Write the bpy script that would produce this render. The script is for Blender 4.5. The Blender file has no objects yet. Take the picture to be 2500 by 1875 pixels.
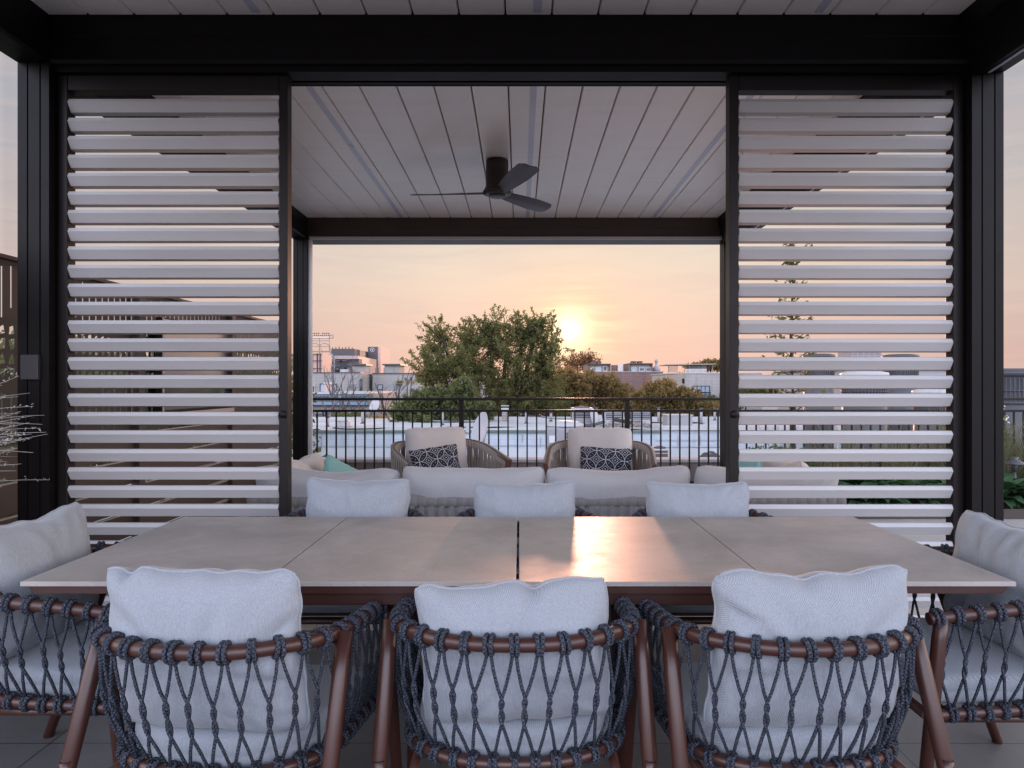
import bpy, bmesh, math, random
import numpy as np
from mathutils import Vector, Matrix, noise

sc = bpy.context.scene
C = sc.collection
PI = math.pi
R = math.radians
H = 1.273          # eye height above the terrace
F = 1660.0         # focal length in photo pixels
VX, VY = 1269.0, 938.0

def P(sx, sy, D):
    return Vector(((sx - VX) * D / F, D, H - (sy - VY) * D / F))
def PX(sx, D): return (sx - VX) * D / F
def PZ(sy, D): return H - (sy - VY) * D / F

# ------------------------------------------------------------------ materials
def new_mat(name):
    m = bpy.data.materials.new(name); m.use_nodes = True
    nt = m.node_tree; nt.nodes.clear()
    out = nt.nodes.new('ShaderNodeOutputMaterial')
    b = nt.nodes.new('ShaderNodeBsdfPrincipled')
    nt.links.new(b.outputs[0], out.inputs[0])
    return m, nt, b, out

def N(nt, typ, **kw):
    n = nt.nodes.new(typ)
    for k, v in kw.items():
        if k == 'inp':
            for a, c in v.items(): n.inputs[a].default_value = c
        else: setattr(n, k, v)
    return n

def M(nt, op, a, b=None, c=None, clamp=False):
    n = nt.nodes.new('ShaderNodeMath'); n.operation = op; n.use_clamp = clamp
    for i, v in enumerate((a, b, c)):
        if v is None: continue
        if isinstance(v, (int, float)): n.inputs[i].default_value = v
        else: nt.links.new(v, n.inputs[i])
    return n.outputs[0]

def mixc(nt, fac, c1, c2, blend='MIX'):
    n = nt.nodes.new('ShaderNodeMix'); n.data_type = 'RGBA'; n.blend_type = blend
    for idx, v in ((0, fac), (6, c1), (7, c2)):
        if isinstance(v, (int, float)): n.inputs[idx].default_value = v
        elif isinstance(v, (tuple, list)): n.inputs[idx].default_value = (*v[:3], 1)
        else: nt.links.new(v, n.inputs[idx])
    return n.outputs[2]

def ramp(nt, fac, stops):
    n = nt.nodes.new('ShaderNodeValToRGB'); cr = n.color_ramp
    while len(cr.elements) < len(stops): cr.elements.new(0.5)
    for e, (p, c) in zip(cr.elements, stops):
        e.position = p; e.color = (*c[:3], 1)
    nt.links.new(fac, n.inputs[0]); return n.outputs[0]

def tex_noise(nt, vec, scale, detail=4, rough=.55, dist=0):
    n = N(nt, 'ShaderNodeTexNoise', inp={'Scale': scale, 'Detail': detail, 'Roughness': rough, 'Distortion': dist})
    if vec is not None: nt.links.new(vec, n.inputs['Vector'])
    return n.outputs['Fac']

def bump(nt, b, h, strength, dist=.01):
    n = N(nt, 'ShaderNodeBump', inp={'Strength': strength, 'Distance': dist})
    nt.links.new(h, n.inputs['Height']); nt.links.new(n.outputs[0], b.inputs['Normal'])

def coords(nt, kind='Object'):
    return N(nt, 'ShaderNodeTexCoord').outputs[kind]

def scaled(nt, vec, s):
    n = N(nt, 'ShaderNodeMapping'); n.inputs['Scale'].default_value = s
    nt.links.new(vec, n.inputs['Vector']); return n.outputs[0]

def mat_plain(name, col, rough=.5, metal=0, var=.12, scale=6, bmp=0, bscale=80, spec=.5, stain=None, objvar=0):
    m, nt, b, o = new_mat(name)
    v = coords(nt)
    f = tex_noise(nt, v, scale, 5, .6)
    c = mixc(nt, f, tuple(x * (1 - var) for x in col), tuple(x * (1 + var) for x in col))
    if stain:
        f2 = tex_noise(nt, v, stain[1], 6, .65)
        f2 = M(nt, 'MULTIPLY', M(nt, 'SUBTRACT', f2, .48, clamp=True), 5, clamp=True)
        c = mixc(nt, M(nt, 'MULTIPLY', f2, stain[2]), c, stain[0])
    if objvar:
        oi = N(nt, 'ShaderNodeObjectInfo')
        c = mixc(nt, M(nt, 'MULTIPLY', oi.outputs['Random'], objvar), c, tuple(x * .6 for x in col))
        st = tex_noise(nt, scaled(nt, v, (1.5, 9, 9)), 1, 5, .65)
        c = mixc(nt, M(nt, 'MULTIPLY', M(nt, 'SUBTRACT', st, .5, clamp=True), .7), c, tuple(x * .55 for x in col))
    nt.links.new(c, b.inputs['Base Color'])
    rr = M(nt, 'ADD', M(nt, 'MULTIPLY', f, .16), rough - .08)
    nt.links.new(rr, b.inputs['Roughness'])
    b.inputs['Metallic'].default_value = metal
    b.inputs['Specular IOR Level'].default_value = spec
    if bmp: bump(nt, b, tex_noise(nt, v, bscale, 3), bmp, .004)
    return m

def mat_fabric(name, c1, c2, weave=520, var=.06):
    m, nt, b, o = new_mat(name)
    v = coords(nt)
    s = N(nt, 'ShaderNodeSeparateXYZ'); nt.links.new(v, s.inputs[0])
    w1 = M(nt, 'SINE', M(nt, 'MULTIPLY', M(nt, 'ADD', s.outputs[0], M(nt, 'MULTIPLY', s.outputs[1], .7)), weave * 2.6))
    w2 = M(nt, 'SINE', M(nt, 'MULTIPLY', M(nt, 'ADD', s.outputs[2], M(nt, 'MULTIPLY', s.outputs[1], .4)), weave * 2.6))
    w = M(nt, 'MULTIPLY', w1, w2)
    n1 = tex_noise(nt, v, 320, 3, .7)
    n1b = M(nt, 'MULTIPLY', M(nt, 'SUBTRACT', n1, .36, clamp=True), 3.2, clamp=True)
    # long slub threads
    n2 = tex_noise(nt, scaled(nt, v, (420, 420, 25)), 1, 2, .5)
    f = M(nt, 'ADD', M(nt, 'MULTIPLY', w, .30), M(nt, 'ADD', M(nt, 'MULTIPLY', n1b, .22), M(nt, 'MULTIPLY', n2, .62)), clamp=True)
    c = mixc(nt, f, c1, c2)
    big = tex_noise(nt, v, 7, 4)
    c = mixc(nt, M(nt, 'MULTIPLY', big, var * 2), c, tuple(x * .55 for x in c2))
    nt.links.new(c, b.inputs['Base Color'])
    b.inputs['Roughness'].default_value = .92
    b.inputs['Specular IOR Level'].default_value = .15
    b.inputs['Sheen Weight'].default_value = .25
    b.inputs['Sheen Roughness'].default_value = .4
    h = M(nt, 'ADD', M(nt, 'MULTIPLY', w, .35), M(nt, 'ADD', M(nt, 'MULTIPLY', n1, .5), M(nt, 'MULTIPLY', tex_noise(nt, v, 26, 3), 1.1)))
    bump(nt, b, h, .22, .003)
    return m

def mat_rope(name, c1, c2):
    m, nt, b, o = new_mat(name)
    uv = N(nt, 'ShaderNodeUVMap'); s = N(nt, 'ShaderNodeSeparateXYZ'); nt.links.new(uv.outputs[0], s.inputs[0])
    u, v = s.outputs[0], s.outputs[1]
    a = M(nt, 'SINE', M(nt, 'MULTIPLY', M(nt, 'ADD', M(nt, 'MULTIPLY', u, 110), M(nt, 'MULTIPLY', v, 2)), 2 * PI))
    d = M(nt, 'SINE', M(nt, 'MULTIPLY', M(nt, 'SUBTRACT', M(nt, 'MULTIPLY', u, 110), M(nt, 'MULTIPLY', v, 2)), 2 * PI))
    w = M(nt, 'MAXIMUM', a, d)
    w01 = M(nt, 'ADD', M(nt, 'MULTIPLY', w, .5), .5)
    n1 = tex_noise(nt, coords(nt), 330, 2, .6)
    fl = M(nt, 'MULTIPLY', M(nt, 'SUBTRACT', n1, .5, clamp=True), 5, clamp=True)
    c = mixc(nt, w01, tuple(x * .25 for x in c1), c1)
    c = mixc(nt, M(nt, 'MULTIPLY', fl, .8), c, c2)
    nt.links.new(c, b.inputs['Base Color'])
    b.inputs['Roughness'].default_value = .8
    b.inputs['Specular IOR Level'].default_value = .3
    bump(nt, b, M(nt, 'ADD', w, n1), .8, .003)
    return m

def mat_stone(name, col, speck, rough=.4):
    m, nt, b, o = new_mat(name)
    v = coords(nt)
    big = tex_noise(nt, v, 2.6, 7, .62, .6)
    mid = tex_noise(nt, v, 17, 5, .65)
    fine = tex_noise(nt, scaled(nt, v, (140, 260, 140)), 1, 3, .7)
    big2 = ramp(nt, big, [(.3, tuple(x * .66 for x in col)), (.5, col), (.7, tuple(x * 1.3 for x in col))])
    c = mixc(nt, M(nt, 'MULTIPLY', mid, .35), big2, tuple(x * 1.08 for x in col))
    sp = M(nt, 'MULTIPLY', M(nt, 'SUBTRACT', fine, .58, clamp=True), 7, clamp=True)
    c = mixc(nt, M(nt, 'MULTIPLY', sp, .65), c, speck)
    nt.links.new(c, b.inputs['Base Color'])
    nt.links.new(M(nt, 'ADD', M(nt, 'MULTIPLY', mid, .3), rough - .15), b.inputs['Roughness'])
    b.inputs['Specular IOR Level'].default_value = 1.0
    bump(nt, b, M(nt, 'ADD', fine, M(nt, 'MULTIPLY', mid, .6)), .12, .002)
    return m

def mat_tiles(name, col, x0, y0, size, grout):
    m, nt, b, o = new_mat(name)
    v = coords(nt)
    s = N(nt, 'ShaderNodeSeparateXYZ'); nt.links.new(v, s.inputs[0])
    fx = M(nt, 'DIVIDE', M(nt, 'SUBTRACT', s.outputs[0], x0), size)
    fy = M(nt, 'DIVIDE', M(nt, 'SUBTRACT', s.outputs[1], y0), size)
    def edge(f):
        fr = M(nt, 'FRACT', f)
        return M(nt, 'MINIMUM', fr, M(nt, 'SUBTRACT', 1.0, fr))
    e = M(nt, 'MINIMUM', edge(fx), edge(fy))
    g = M(nt, 'LESS_THAN', e, .0042)
    cb = N(nt, 'ShaderNodeCombineXYZ')
    nt.links.new(M(nt, 'FLOOR', fx), cb.inputs[0]); nt.links.new(M(nt, 'FLOOR', fy), cb.inputs[1])
    wn = N(nt, 'ShaderNodeTexWhiteNoise'); nt.links.new(cb.outputs[0], wn.inputs[0])
    big = tex_noise(nt, v, 3.1, 7, .65, .5); mid = tex_noise(nt, v, 26, 5, .65)
    c = mixc(nt, big, tuple(x * .66 for x in col), tuple(x * 1.3 for x in col))
    c = mixc(nt, M(nt, 'MULTIPLY', mid, .5), c, tuple(x * .9 for x in col))
    c = mixc(nt, M(nt, 'MULTIPLY', wn.outputs[0], .22), c, tuple(x * .6 for x in col))
    c = mixc(nt, g, c, grout)
    nt.links.new(c, b.inputs['Base Color'])
    nt.links.new(M(nt, 'ADD', M(nt, 'MULTIPLY', mid, .3), .22), b.inputs['Roughness']); b.inputs['Specular IOR Level'].default_value = .9
    bump(nt, b, M(nt, 'SUBTRACT', mid, M(nt, 'MULTIPLY', g, 2)), .15, .003)
    return m

def mat_brick(name, c1, c2, mortar, scale=1.0, msize=.012, bmp=.4):
    m, nt, b, o = new_mat(name)
    v = coords(nt)
    s = N(nt, 'ShaderNodeSeparateXYZ'); nt.links.new(v, s.inputs[0])
    cb = N(nt, 'ShaderNodeCombineXYZ')
    nt.links.new(M(nt, 'ADD', s.outputs[0], s.outputs[1]), cb.inputs[0]); nt.links.new(s.outputs[2], cb.inputs[1])
    t = N(nt, 'ShaderNodeTexBrick', inp={'Scale': scale, 'Mortar Size': msize, 'Brick Width': .42, 'Row Height': .14, 'Bias': 0})
    t.inputs['Color1'].default_value = (*c1, 1); t.inputs['Color2'].default_value = (*c2, 1); t.inputs['Mortar'].default_value = (*mortar, 1)
    nt.links.new(cb.outputs[0], t.inputs['Vector'])
    n = tex_noise(nt, v, .7, 6, .65)
    c = mixc(nt, M(nt, 'MULTIPLY', n, .55), t.outputs[0], tuple(x * .6 for x in c1))
    st = tex_noise(nt, scaled(nt, v, (2.2, 2.2, .25)), 1, 4, .6)
    c = mixc(nt, M(nt, 'MULTIPLY', M(nt, 'SUBTRACT', st, .5, clamp=True), 2.2, clamp=True), c, tuple(x * .5 for x in c2))
    nt.links.new(c, b.inputs['Base Color']); b.inputs['Roughness'].default_value = .85
    bump(nt, b, t.outputs['Fac'], -bmp, .01)
    return m

def mat_leaf(name, dark, light, trans=.35):
    m, nt, b, o = new_mat(name)
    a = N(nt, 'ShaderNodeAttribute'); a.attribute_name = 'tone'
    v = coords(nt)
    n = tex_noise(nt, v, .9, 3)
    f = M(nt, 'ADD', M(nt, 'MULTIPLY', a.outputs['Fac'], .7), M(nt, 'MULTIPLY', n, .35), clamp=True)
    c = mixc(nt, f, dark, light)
    nt.links.new(c, b.inputs['Base Color']); b.inputs['Roughness'].default_value = .55
    b.inputs['Specular IOR Level'].default_value = .3
    t = N(nt, 'ShaderNodeBsdfTranslucent'); nt.links.new(mixc(nt, .5, c, tuple(x * 1.6 for x in light)), t.inputs[0])
    mx = N(nt, 'ShaderNodeMixShader', inp={0: trans})
    nt.links.new(b.outputs[0], mx.inputs[1]); nt.links.new(t.outputs[0], mx.inputs[2]); nt.links.new(mx.outputs[0], o.inputs[0])
    return m

def mat_pattern(name, navy, white):
    m, nt, b, o = new_mat(name)
    v = coords(nt)
    s = N(nt, 'ShaderNodeSeparateXYZ'); nt.links.new(v, s.inputs[0])
    T = .165
    px = M(nt, 'FRACT', M(nt, 'ADD', M(nt, 'DIVIDE', s.outputs[0], T), 10.5))
    pz = M(nt, 'FRACT', M(nt, 'ADD', M(nt, 'DIVIDE', s.outputs[2], T), 10.35))
    def dist(cx, cz):
        dx = M(nt, 'SUBTRACT', px, cx); dz = M(nt, 'SUBTRACT', pz, cz)
        return M(nt, 'SQRT', M(nt, 'ADD', M(nt, 'MULTIPLY', dx, dx), M(nt, 'MULTIPLY', dz, dz)))
    def line(d, r, w): return M(nt, 'LESS_THAN', M(nt, 'ABSOLUTE', M(nt, 'SUBTRACT', d, r)), w)
    mask = None
    for cx, cz in ((0, .5), (1, .5), (.5, 0), (.5, 1)):      # petal outlines
        l = line(dist(cx, cz), .5, .016)
        mask = l if mask is None else M(nt, 'MAXIMUM', mask, l)
    ad = lambda cx, cz: M(nt, 'ADD', M(nt, 'ABSOLUTE', M(nt, 'SUBTRACT', px, cx)), M(nt, 'ABSOLUTE', M(nt, 'SUBTRACT', pz, cz)))
    for cx, cz in ((.5, .0), (.5, 1), (0, .5), (1, .5)):
        mask = M(nt, 'MAXIMUM', mask, line(ad(cx, cz), .17, .016))
        mask = M(nt, 'MAXIMUM', mask, M(nt, 'LESS_THAN', ad(cx, cz), .045))
    for k in (.2, .32, .68, .8):                             # seeds inside the petals
        mask = M(nt, 'MAXIMUM', mask, M(nt, 'LESS_THAN', dist(k, k), .02))
        mask = M(nt, 'MAXIMUM', mask, M(nt, 'LESS_THAN', dist(k, 1 - k), .02))
    fz = tex_noise(nt, v, 300, 2)
    c = mixc(nt, mask, navy, white)
    c = mixc(nt, M(nt, 'MULTIPLY', fz, .12), c, (.2, .2, .25))
    nt.links.new(c, b.inputs['Base Color']); b.inputs['Roughness'].default_value = .9
    b.inputs['Specular IOR Level'].default_value = .15
    bump(nt, b, M(nt, 'ADD', mask, fz), .3, .002)
    return m

def mat_glass(name, tint, rough=.06):
    m, nt, b, o = new_mat(name)
    f = tex_noise(nt, coords(nt), .8, 3)
    nt.links.new(mixc(nt, f, tuple(x * .6 for x in tint), tint), b.inputs['Base Color'])
    b.inputs['Roughness'].default_value = rough; b.inputs['Specular IOR Level'].default_value = .8
    return m

mt = {}
mt['dark'] = mat_plain('dark_bronze_paint', (.0065, .005, .0052), .45, 0, .15, 5, .03, 300, .15)
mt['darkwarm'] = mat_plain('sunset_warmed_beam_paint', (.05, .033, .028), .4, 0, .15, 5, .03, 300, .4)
mt['darkscreen'] = mat_plain('screen_frame_paint', (.010, .007, .007), .42, 0, .15, 5, .03, 300, .25)
mt['slat'] = mat_plain('pale_louvre_paint', (.53, .515, .515), .42, 0, .05, 3, .02, 250, .5, objvar=.16)
mt['ceil'] = mat_plain('white_roof_blade_paint', (.97, .91, .87), .36, 0, .04, 2, .02, 200, 1.0, objvar=.14)
mt['led'] = mat_plain('led_cover', (.56, .57, .68), .3, 0, .05, 4)
mt['blocker'] = mat_plain('light_block_black', (.01, .01, .01), .8)
mt['tube'] = mat_plain('brown_powder_coat', (.052, .0165, .0115), .36, .0, .15, 9, .05, 420, .6)
mt['tube_d'] = mat_plain('table_frame_paint', (.045, .0145, .0108), .4, .0, .12, 6, .03, 350, .5)
mt['rope'] = mat_rope('slate_rope', (.042, .050, .072), (.17, .19, .25))
mt['fab'] = mat_fabric('pale_blue_grey_fabric', (.215, .235, .275), (.48, .51, .55))
mt['fab2'] = mat_fabric('pale_grey_sofa_fabric', (.34, .345, .37), (.62, .61, .63))
mt['fab3'] = mat_fabric('warm_beige_fabric', (.44, .40, .39), (.66, .61, .59))
mt['teal'] = mat_fabric('teal_fabric', (.16, .33, .33), (.28, .50, .49))
mt['strap'] = mat_fabric('taupe_strap', (.17, .16, .165), (.38, .36, .36), 300)
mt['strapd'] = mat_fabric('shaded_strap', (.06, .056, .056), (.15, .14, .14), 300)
mt['strap2'] = mat_fabric('sand_strap', (.24, .205, .18), (.48, .42, .37), 300)
mt['wood'] = mat_plain('dark_wood', (.085, .032, .02), .45, 0, .3, 20)
mt['stone'] = mat_stone('ceramic_tabletop', (.34, .305, .285), (.07, .055, .05), .45)
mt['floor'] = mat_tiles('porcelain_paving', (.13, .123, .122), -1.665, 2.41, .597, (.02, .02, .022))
mt['floor_l'] = mat_tiles('pale_bounce_paving', (.50, .455, .42), -1.665, 2.41, .597, (.12, .11, .105))  # lounge copy of the paving, made pale for ceiling bounce
mt['fence'] = mat_plain('brown_fence_metal', (.036, .024, .019), .5, 0, .2, 4)
mt['fenceb'] = mat_plain('brown_fence_board', (.062, .043, .035), .5, 0, .2, 2)
mt['lite_edge'] = mat_plain('board_edge', (.42, .34, .30), .4)
mt['tv'] = mat_plain('tv_glass', (.42, .40, .39), .12, 1.0, .02, 2)
mt['box'] = mat_plain('grey_plastic', (.035, .033, .036), .5)
mt['pattern'] = mat_pattern('navy_print', (.014, .016, .034), (.46, .45, .46))
mt['fan'] = mat_plain('fan_bronze', (.028, .017, .014), .4, 0, .12, 8)
mt['fanb'] = mat_plain('fan_blade_paint', (.05, .042, .046), .42, 0, .1, 8)
mt['black'] = mat_plain('black_iron', (.0075, .005, .0048), .5, 0, .2, 6, spec=.25)
mt['concrete'] = mat_plain('terrace_curb', (.20, .165, .15), .85, 0, .2, 2, .2, 60)
mt['coping'] = mat_plain('pale_coping', (.45, .42, .42), .8, 0, .15, 3, .1, 60)
mt['white_wall'] = mat_brick('white_painted_block', (.50, .53, .58), (.46, .49, .54), (.40, .43, .48), .8, .008, .12)
mt['membrane'] = mat_plain('white_roof_membrane', (.46, .465, .475), .75, 0, .3, .35, .1, 8, .4, ((.28, .28, .3), .25, .6))
mt['greentrim'] = mat_plain('green_coping', (.09, .13, .115), .55, 0, .2, 1)
mt['unit'] = mat_plain('grey_unit_steel', (.27, .255, .27), .5, 0, .12, 1.5)
mt['unit_l'] = mat_plain('pale_unit_steel', (.40, .39, .40), .45, 0, .12, 1.5)
mt['unit_d'] = mat_plain('dark_unit_steel', (.05, .05, .058), .5, 0, .2, 1.5)
mt['grille'] = mat_plain('condenser_grille', (.06, .055, .065), .6)
mt['grille_b'] = mat_plain('brown_condenser_grille', (.09, .055, .042), .6)
mt['dish'] = mat_plain('dish_grey', (.42, .41, .44), .5, 0, .1, 2)
mt['bldg'] = mat_brick('pale_grey_brick', (.34, .32, .305), (.30, .28, .27), (.25, .235, .23), .55, .01, .2)
mt['bldg2'] = mat_brick('cream_grey_brick', (.37, .345, .325), (.33, .305, .29), (.28, .26, .25), .55, .01, .2)
mt['brick'] = mat_brick('red_brown_brick', (.20, .115, .10), (.16, .09, .085), (.22, .17, .16), .6, .014, .4)
mt['brickc'] = mat_brick('old_chimney_brick', (.27, .22, .2), (.20, .15, .14), (.38, .36, .35), 1.6, .03, .5)
mt['blue'] = mat_plain('blue_painted_cornice', (.17, .24, .32), .6, 0, .2, .8, 0, 80, .4)
mt['bluedark'] = mat_plain('dark_blue_recess', (.045, .07, .1), .6)
mt['stad'] = mat_plain('stadium_dark_cladding', (.07, .055, .062), .6, 0, .2, .15)
mt['stad2'] = mat_plain('stadium_black_bowl', (.03, .026, .035), .7, 0, .4, .2)
mt['stadp'] = mat_plain('stadium_pink_wall', (.50, .33, .27), .7, 0, .12, .1)
mt['steel'] = mat_plain('white_tower_steel', (.22, .20, .21), .5)
mt['win'] = mat_glass('window_glass', (.06, .075, .10))
mt['winl'] = mat_glass('curtained_window', (.33, .40, .48), .2)
mt['frame_l'] = mat_plain('white_window_frame', (.55, .54, .55), .5)
mt['frame_d'] = mat_plain('dark_window_frame', (.03, .035, .05), .5)
mt['ground'] = mat_plain('city_ground', (.22, .20, .19), .9, 0, .4, .05)
mt['asphalt'] = mat_plain('roof_dark', (.06, .052, .055), .9, 0, .3, .3)
mt['bark'] = mat_plain('bark', (.045, .032, .025), .9, 0, .3, 6)
mt['twig'] = mat_plain('grey_twigs', (.10, .085, .085), .9)
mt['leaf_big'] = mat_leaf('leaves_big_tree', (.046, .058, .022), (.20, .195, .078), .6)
mt['leaf_g'] = mat_leaf('leaves_green', (.04, .055, .02), (.145, .16, .065), .45)
mt['leaf_o'] = mat_leaf('leaves_olive_sun_gold', (.06, .052, .02), (.27, .19, .075), .55)  # olive leaves, light tone gilded to carry the sun's orange flare
mt['leaf_w'] = mat_leaf('leaves_warm', (.10, .05, .025), (.24, .12, .055), .45)
mt['hosta'] = mat_leaf('hosta_leaf', (.016, .045, .02), (.07, .15, .06), .25)
mt['grass'] = mat_leaf('bed_grass', (.05, .065, .03), (.20, .20, .11), .3)
mt['silver'] = mat_leaf('silver_grass', (.30, .30, .29), (.72, .70, .68), .2)
mt['silver2'] = mat_plain('silver_stem', (.58, .56, .53), .6)
mt['bloom'] = mat_leaf('pale_blossom', (.5, .46, .44), (.75, .72, .7), .2)
mt['soil'] = mat_plain('planting_soil', (.03, .024, .02), .95, 0, .4, 20, .5, 60)
mt['tower'] = mat_plain('tower_concrete', (.26, .23, .25), .8)

# ------------------------------------------------------------------ mesh builder
class MB:
    def __init__(s): s.v = []; s.f = []; s.uv = []; s.sm = []
    def add(s, verts, faces, uvs=None, smooth=False):
        o = len(s.v); s.v.extend([tuple(x) for x in verts])
        for i, f in enumerate(faces):
            s.f.append(tuple(k + o for k in f))
            s.uv.append(uvs[i] if uvs else [(0, 0)] * len(f)); s.sm.append(smooth)
        return s
    def box(s, x0, x1, y0, y1, z0, z1):
        v = [(x0, y0, z0), (x1, y0, z0), (x1, y1, z0), (x0, y1, z0), (x0, y0, z1), (x1, y0, z1), (x1, y1, z1), (x0, y1, z1)]
        return s.add(v, [(0, 3, 2, 1), (4, 5, 6, 7), (0, 1, 5, 4), (1, 2, 6, 5), (2, 3, 7, 6), (3, 0, 4, 7)])
    def cbox(s, c, d, rot=None):
        hx, hy, hz = d[0] / 2, d[1] / 2, d[2] / 2
        m = rot or Matrix.Identity(3); c = Vector(c)
        v = [c + m @ Vector((sx * hx, sy * hy, sz * hz)) for sz in (-1, 1) for sx, sy in ((-1, -1), (1, -1), (1, 1), (-1, 1))]
        return s.add(v, [(0, 3, 2, 1), (4, 5, 6, 7), (0, 1, 5, 4), (1, 2, 6, 5), (2, 3, 7, 6), (3, 0, 4, 7)])
    def prism(s, poly, axis, a, b):
        """extrude a 2D polygon along axis ('x': poly is (y,z); 'y': (x,z); 'z': (x,y))"""
        def pt(p, t):
            return {'x': (t, p[0], p[1]), 'y': (p[0], t, p[1]), 'z': (p[0], p[1], t)}[axis]
        n = len(poly)
        v = [pt(p, a) for p in poly] + [pt(p, b) for p in poly]
        f = [tuple(range(n - 1, -1, -1)), tuple(range(n, 2 * n))]
        f += [(i, (i + 1) % n, (i + 1) % n + n, i + n) for i in range(n)]
        return s.add(v, f)
    def tube(s, pts, r, n=8, cap=True, closed=False):
        pts = [Vector(p) for p in pts]; K = len(pts)
        rr = r if isinstance(r, (list, tuple)) else [r] * K
        T = []
        for i in range(K):
            if closed: t = pts[(i + 1) % K] - pts[i - 1]
            else: t = pts[min(i + 1, K - 1)] - pts[max(i - 1, 0)]
            T.append(t.normalized() if t.length > 1e-9 else Vector((0, 0, 1)))
        up = Vector((0, 0, 1)) if abs(T[0].z) < .9 else Vector((1, 0, 0))
        nr = (up - T[0] * up.dot(T[0])).normalized()
        V = []; L = 0; Ls = []
        for i in range(K):
            if i: L += (pts[i] - pts[i - 1]).length
            Ls.append(L)
            nr = (nr - T[i] * nr.dot(T[i]))
            nr = nr.normalized() if nr.length > 1e-6 else T[i].orthogonal().normalized()
            b = T[i].cross(nr)
            for k in range(n):
                a = 2 * PI * k / n
                V.append(pts[i] + (nr * math.cos(a) + b * math.sin(a)) * rr[i])
        Fc = []; U = []
        for i in range(K if closed else K - 1):
            j = (i + 1) % K
            l0 = Ls[i]; l1 = Ls[j] if j > i else Ls[i] + (pts[0] - pts[-1]).length
            for k in range(n):
                k2 = (k + 1) % n
                Fc.append((i * n + k, i * n + k2, j * n + k2, j * n + k))
                U.append([(l0, k / n), (l0, (k + 1) / n), (l1, (k + 1) / n), (l1, k / n)])
        s.add(V, Fc, U, True)
        if cap and not closed:
            o = len(s.v) - len(V)
            s.f.append(tuple(o + k for k in range(n - 1, -1, -1))); s.uv.append([(0, 0)] * n); s.sm.append(False)
            s.f.append(tuple(o + (K - 1) * n + k for k in range(n))); s.uv.append([(0, 0)] * n); s.sm.append(False)
        return s
    def lathe(s, prof, c, n=24, smooth=True):
        """prof: list of (r,z) ; revolve round vertical axis through c"""
        V = []; K = len(prof)
        for r, z in prof:
            for k in range(n):
                a = 2 * PI * k / n
                V.append((c[0] + r * math.cos(a), c[1] + r * math.sin(a), c[2] + z))
        Fc = [(i * n + k, i * n + (k + 1) % n, (i + 1) * n + (k + 1) % n, (i + 1) * n + k) for i in range(K - 1) for k in range(n)]
        s.add(V, Fc, None, smooth)
        o = len(s.v) - len(V)
        for i, rev in ((0, True), (K - 1, False)):
            if prof[i][0] > 1e-6:
                ids = [o + i * n + k for k in range(n)]
                s.f.append(tuple(reversed(ids)) if rev else tuple(ids)); s.uv.append([(0, 0)] * n); s.sm.append(False)
        return s
    def torus(s, c, t, R_, r, n=14, m=6):
        t = Vector(t).normalized(); a = t.orthogonal().normalized(); b = t.cross(a); c = Vector(c)
        pts = [c + (a * math.cos(2 * PI * k / n) + b * math.sin(2 * PI * k / n)) * R_ for k in range(n)]
        return s.tube(pts, r, m, False, True)
    def build(s, name, mat, parent=None, bev=0, seg=2):
        me = bpy.data.meshes.new(name)
        me.from_pydata(s.v, [], s.f)
        ul = me.uv_layers.new(name='UVMap')
        flat = [c for f in s.uv for uv in f for c in uv]
        ul.data.foreach_set('uv', flat)
        me.polygons.foreach_set('use_smooth', s.sm)
        me.materials.append(mt[mat]); me.update()
        o = bpy.data.objects.new(name, me); C.objects.link(o)
        if parent is not None: o.parent = parent
        if bev:
            b = o.modifiers.new('bevel', 'BEVEL'); b.width = bev; b.segments = seg; b.limit_method = 'ANGLE'; b.angle_limit = R(40)
            b.harden_normals = False
        return o

def tag(o, label=None, cat=None, group=None, kind=None):
    if label: o['label'] = label
    if cat: o['category'] = cat
    if group: o['group'] = group
    if kind: o['kind'] = kind
    return o
def thing(name, label, cat, loc=(0, 0, 0), rz=0, group=None):
    o = bpy.data.objects.new(name, None); C.objects.link(o)
    o.empty_display_size = .1
    o.location = loc; o.rotation_euler = (0, 0, rz)
    return tag(o, label, cat, group)
def dup(root, label, loc, rz=0, scale=None):
    c = root.copy(); C.objects.link(c); c.location = loc; c.rotation_euler = (0, 0, rz); c['label'] = label
    if scale: c.scale = scale
    def rec(a, b):
        for ch in list(a.children):
            d = ch.copy(); C.objects.link(d); d.parent = b; rec(ch, d)
    rec(root, c)
    return c

def np_mesh(name, verts, faces_n, mat, parent=None, tone=None):
    """verts: (n*k,3) array, quads/tris of consecutive k verts"""
    k = faces_n; n = len(verts) // k
    me = bpy.data.meshes.new(name)
    me.vertices.add(n * k); me.vertices.foreach_set('co', verts.astype(np.float32).ravel())
    me.loops.add(n * k); me.loops.foreach_set('vertex_index', np.arange(n * k, dtype=np.int32))
    me.polygons.add(n); me.polygons.foreach_set('loop_start', np.arange(0, n * k, k, dtype=np.int32))
    me.polygons.foreach_set('loop_total', np.full(n, k, dtype=np.int32))
    me.update(calc_edges=True)
    if tone is not None:
        a = me.attributes.new('tone', 'FLOAT', 'FACE'); a.data.foreach_set('value', tone.astype(np.float32))
    me.materials.append(mt[mat])
    o = bpy.data.objects.new(name, me); C.objects.link(o)
    if parent is not None: o.parent = parent
    return o

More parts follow.
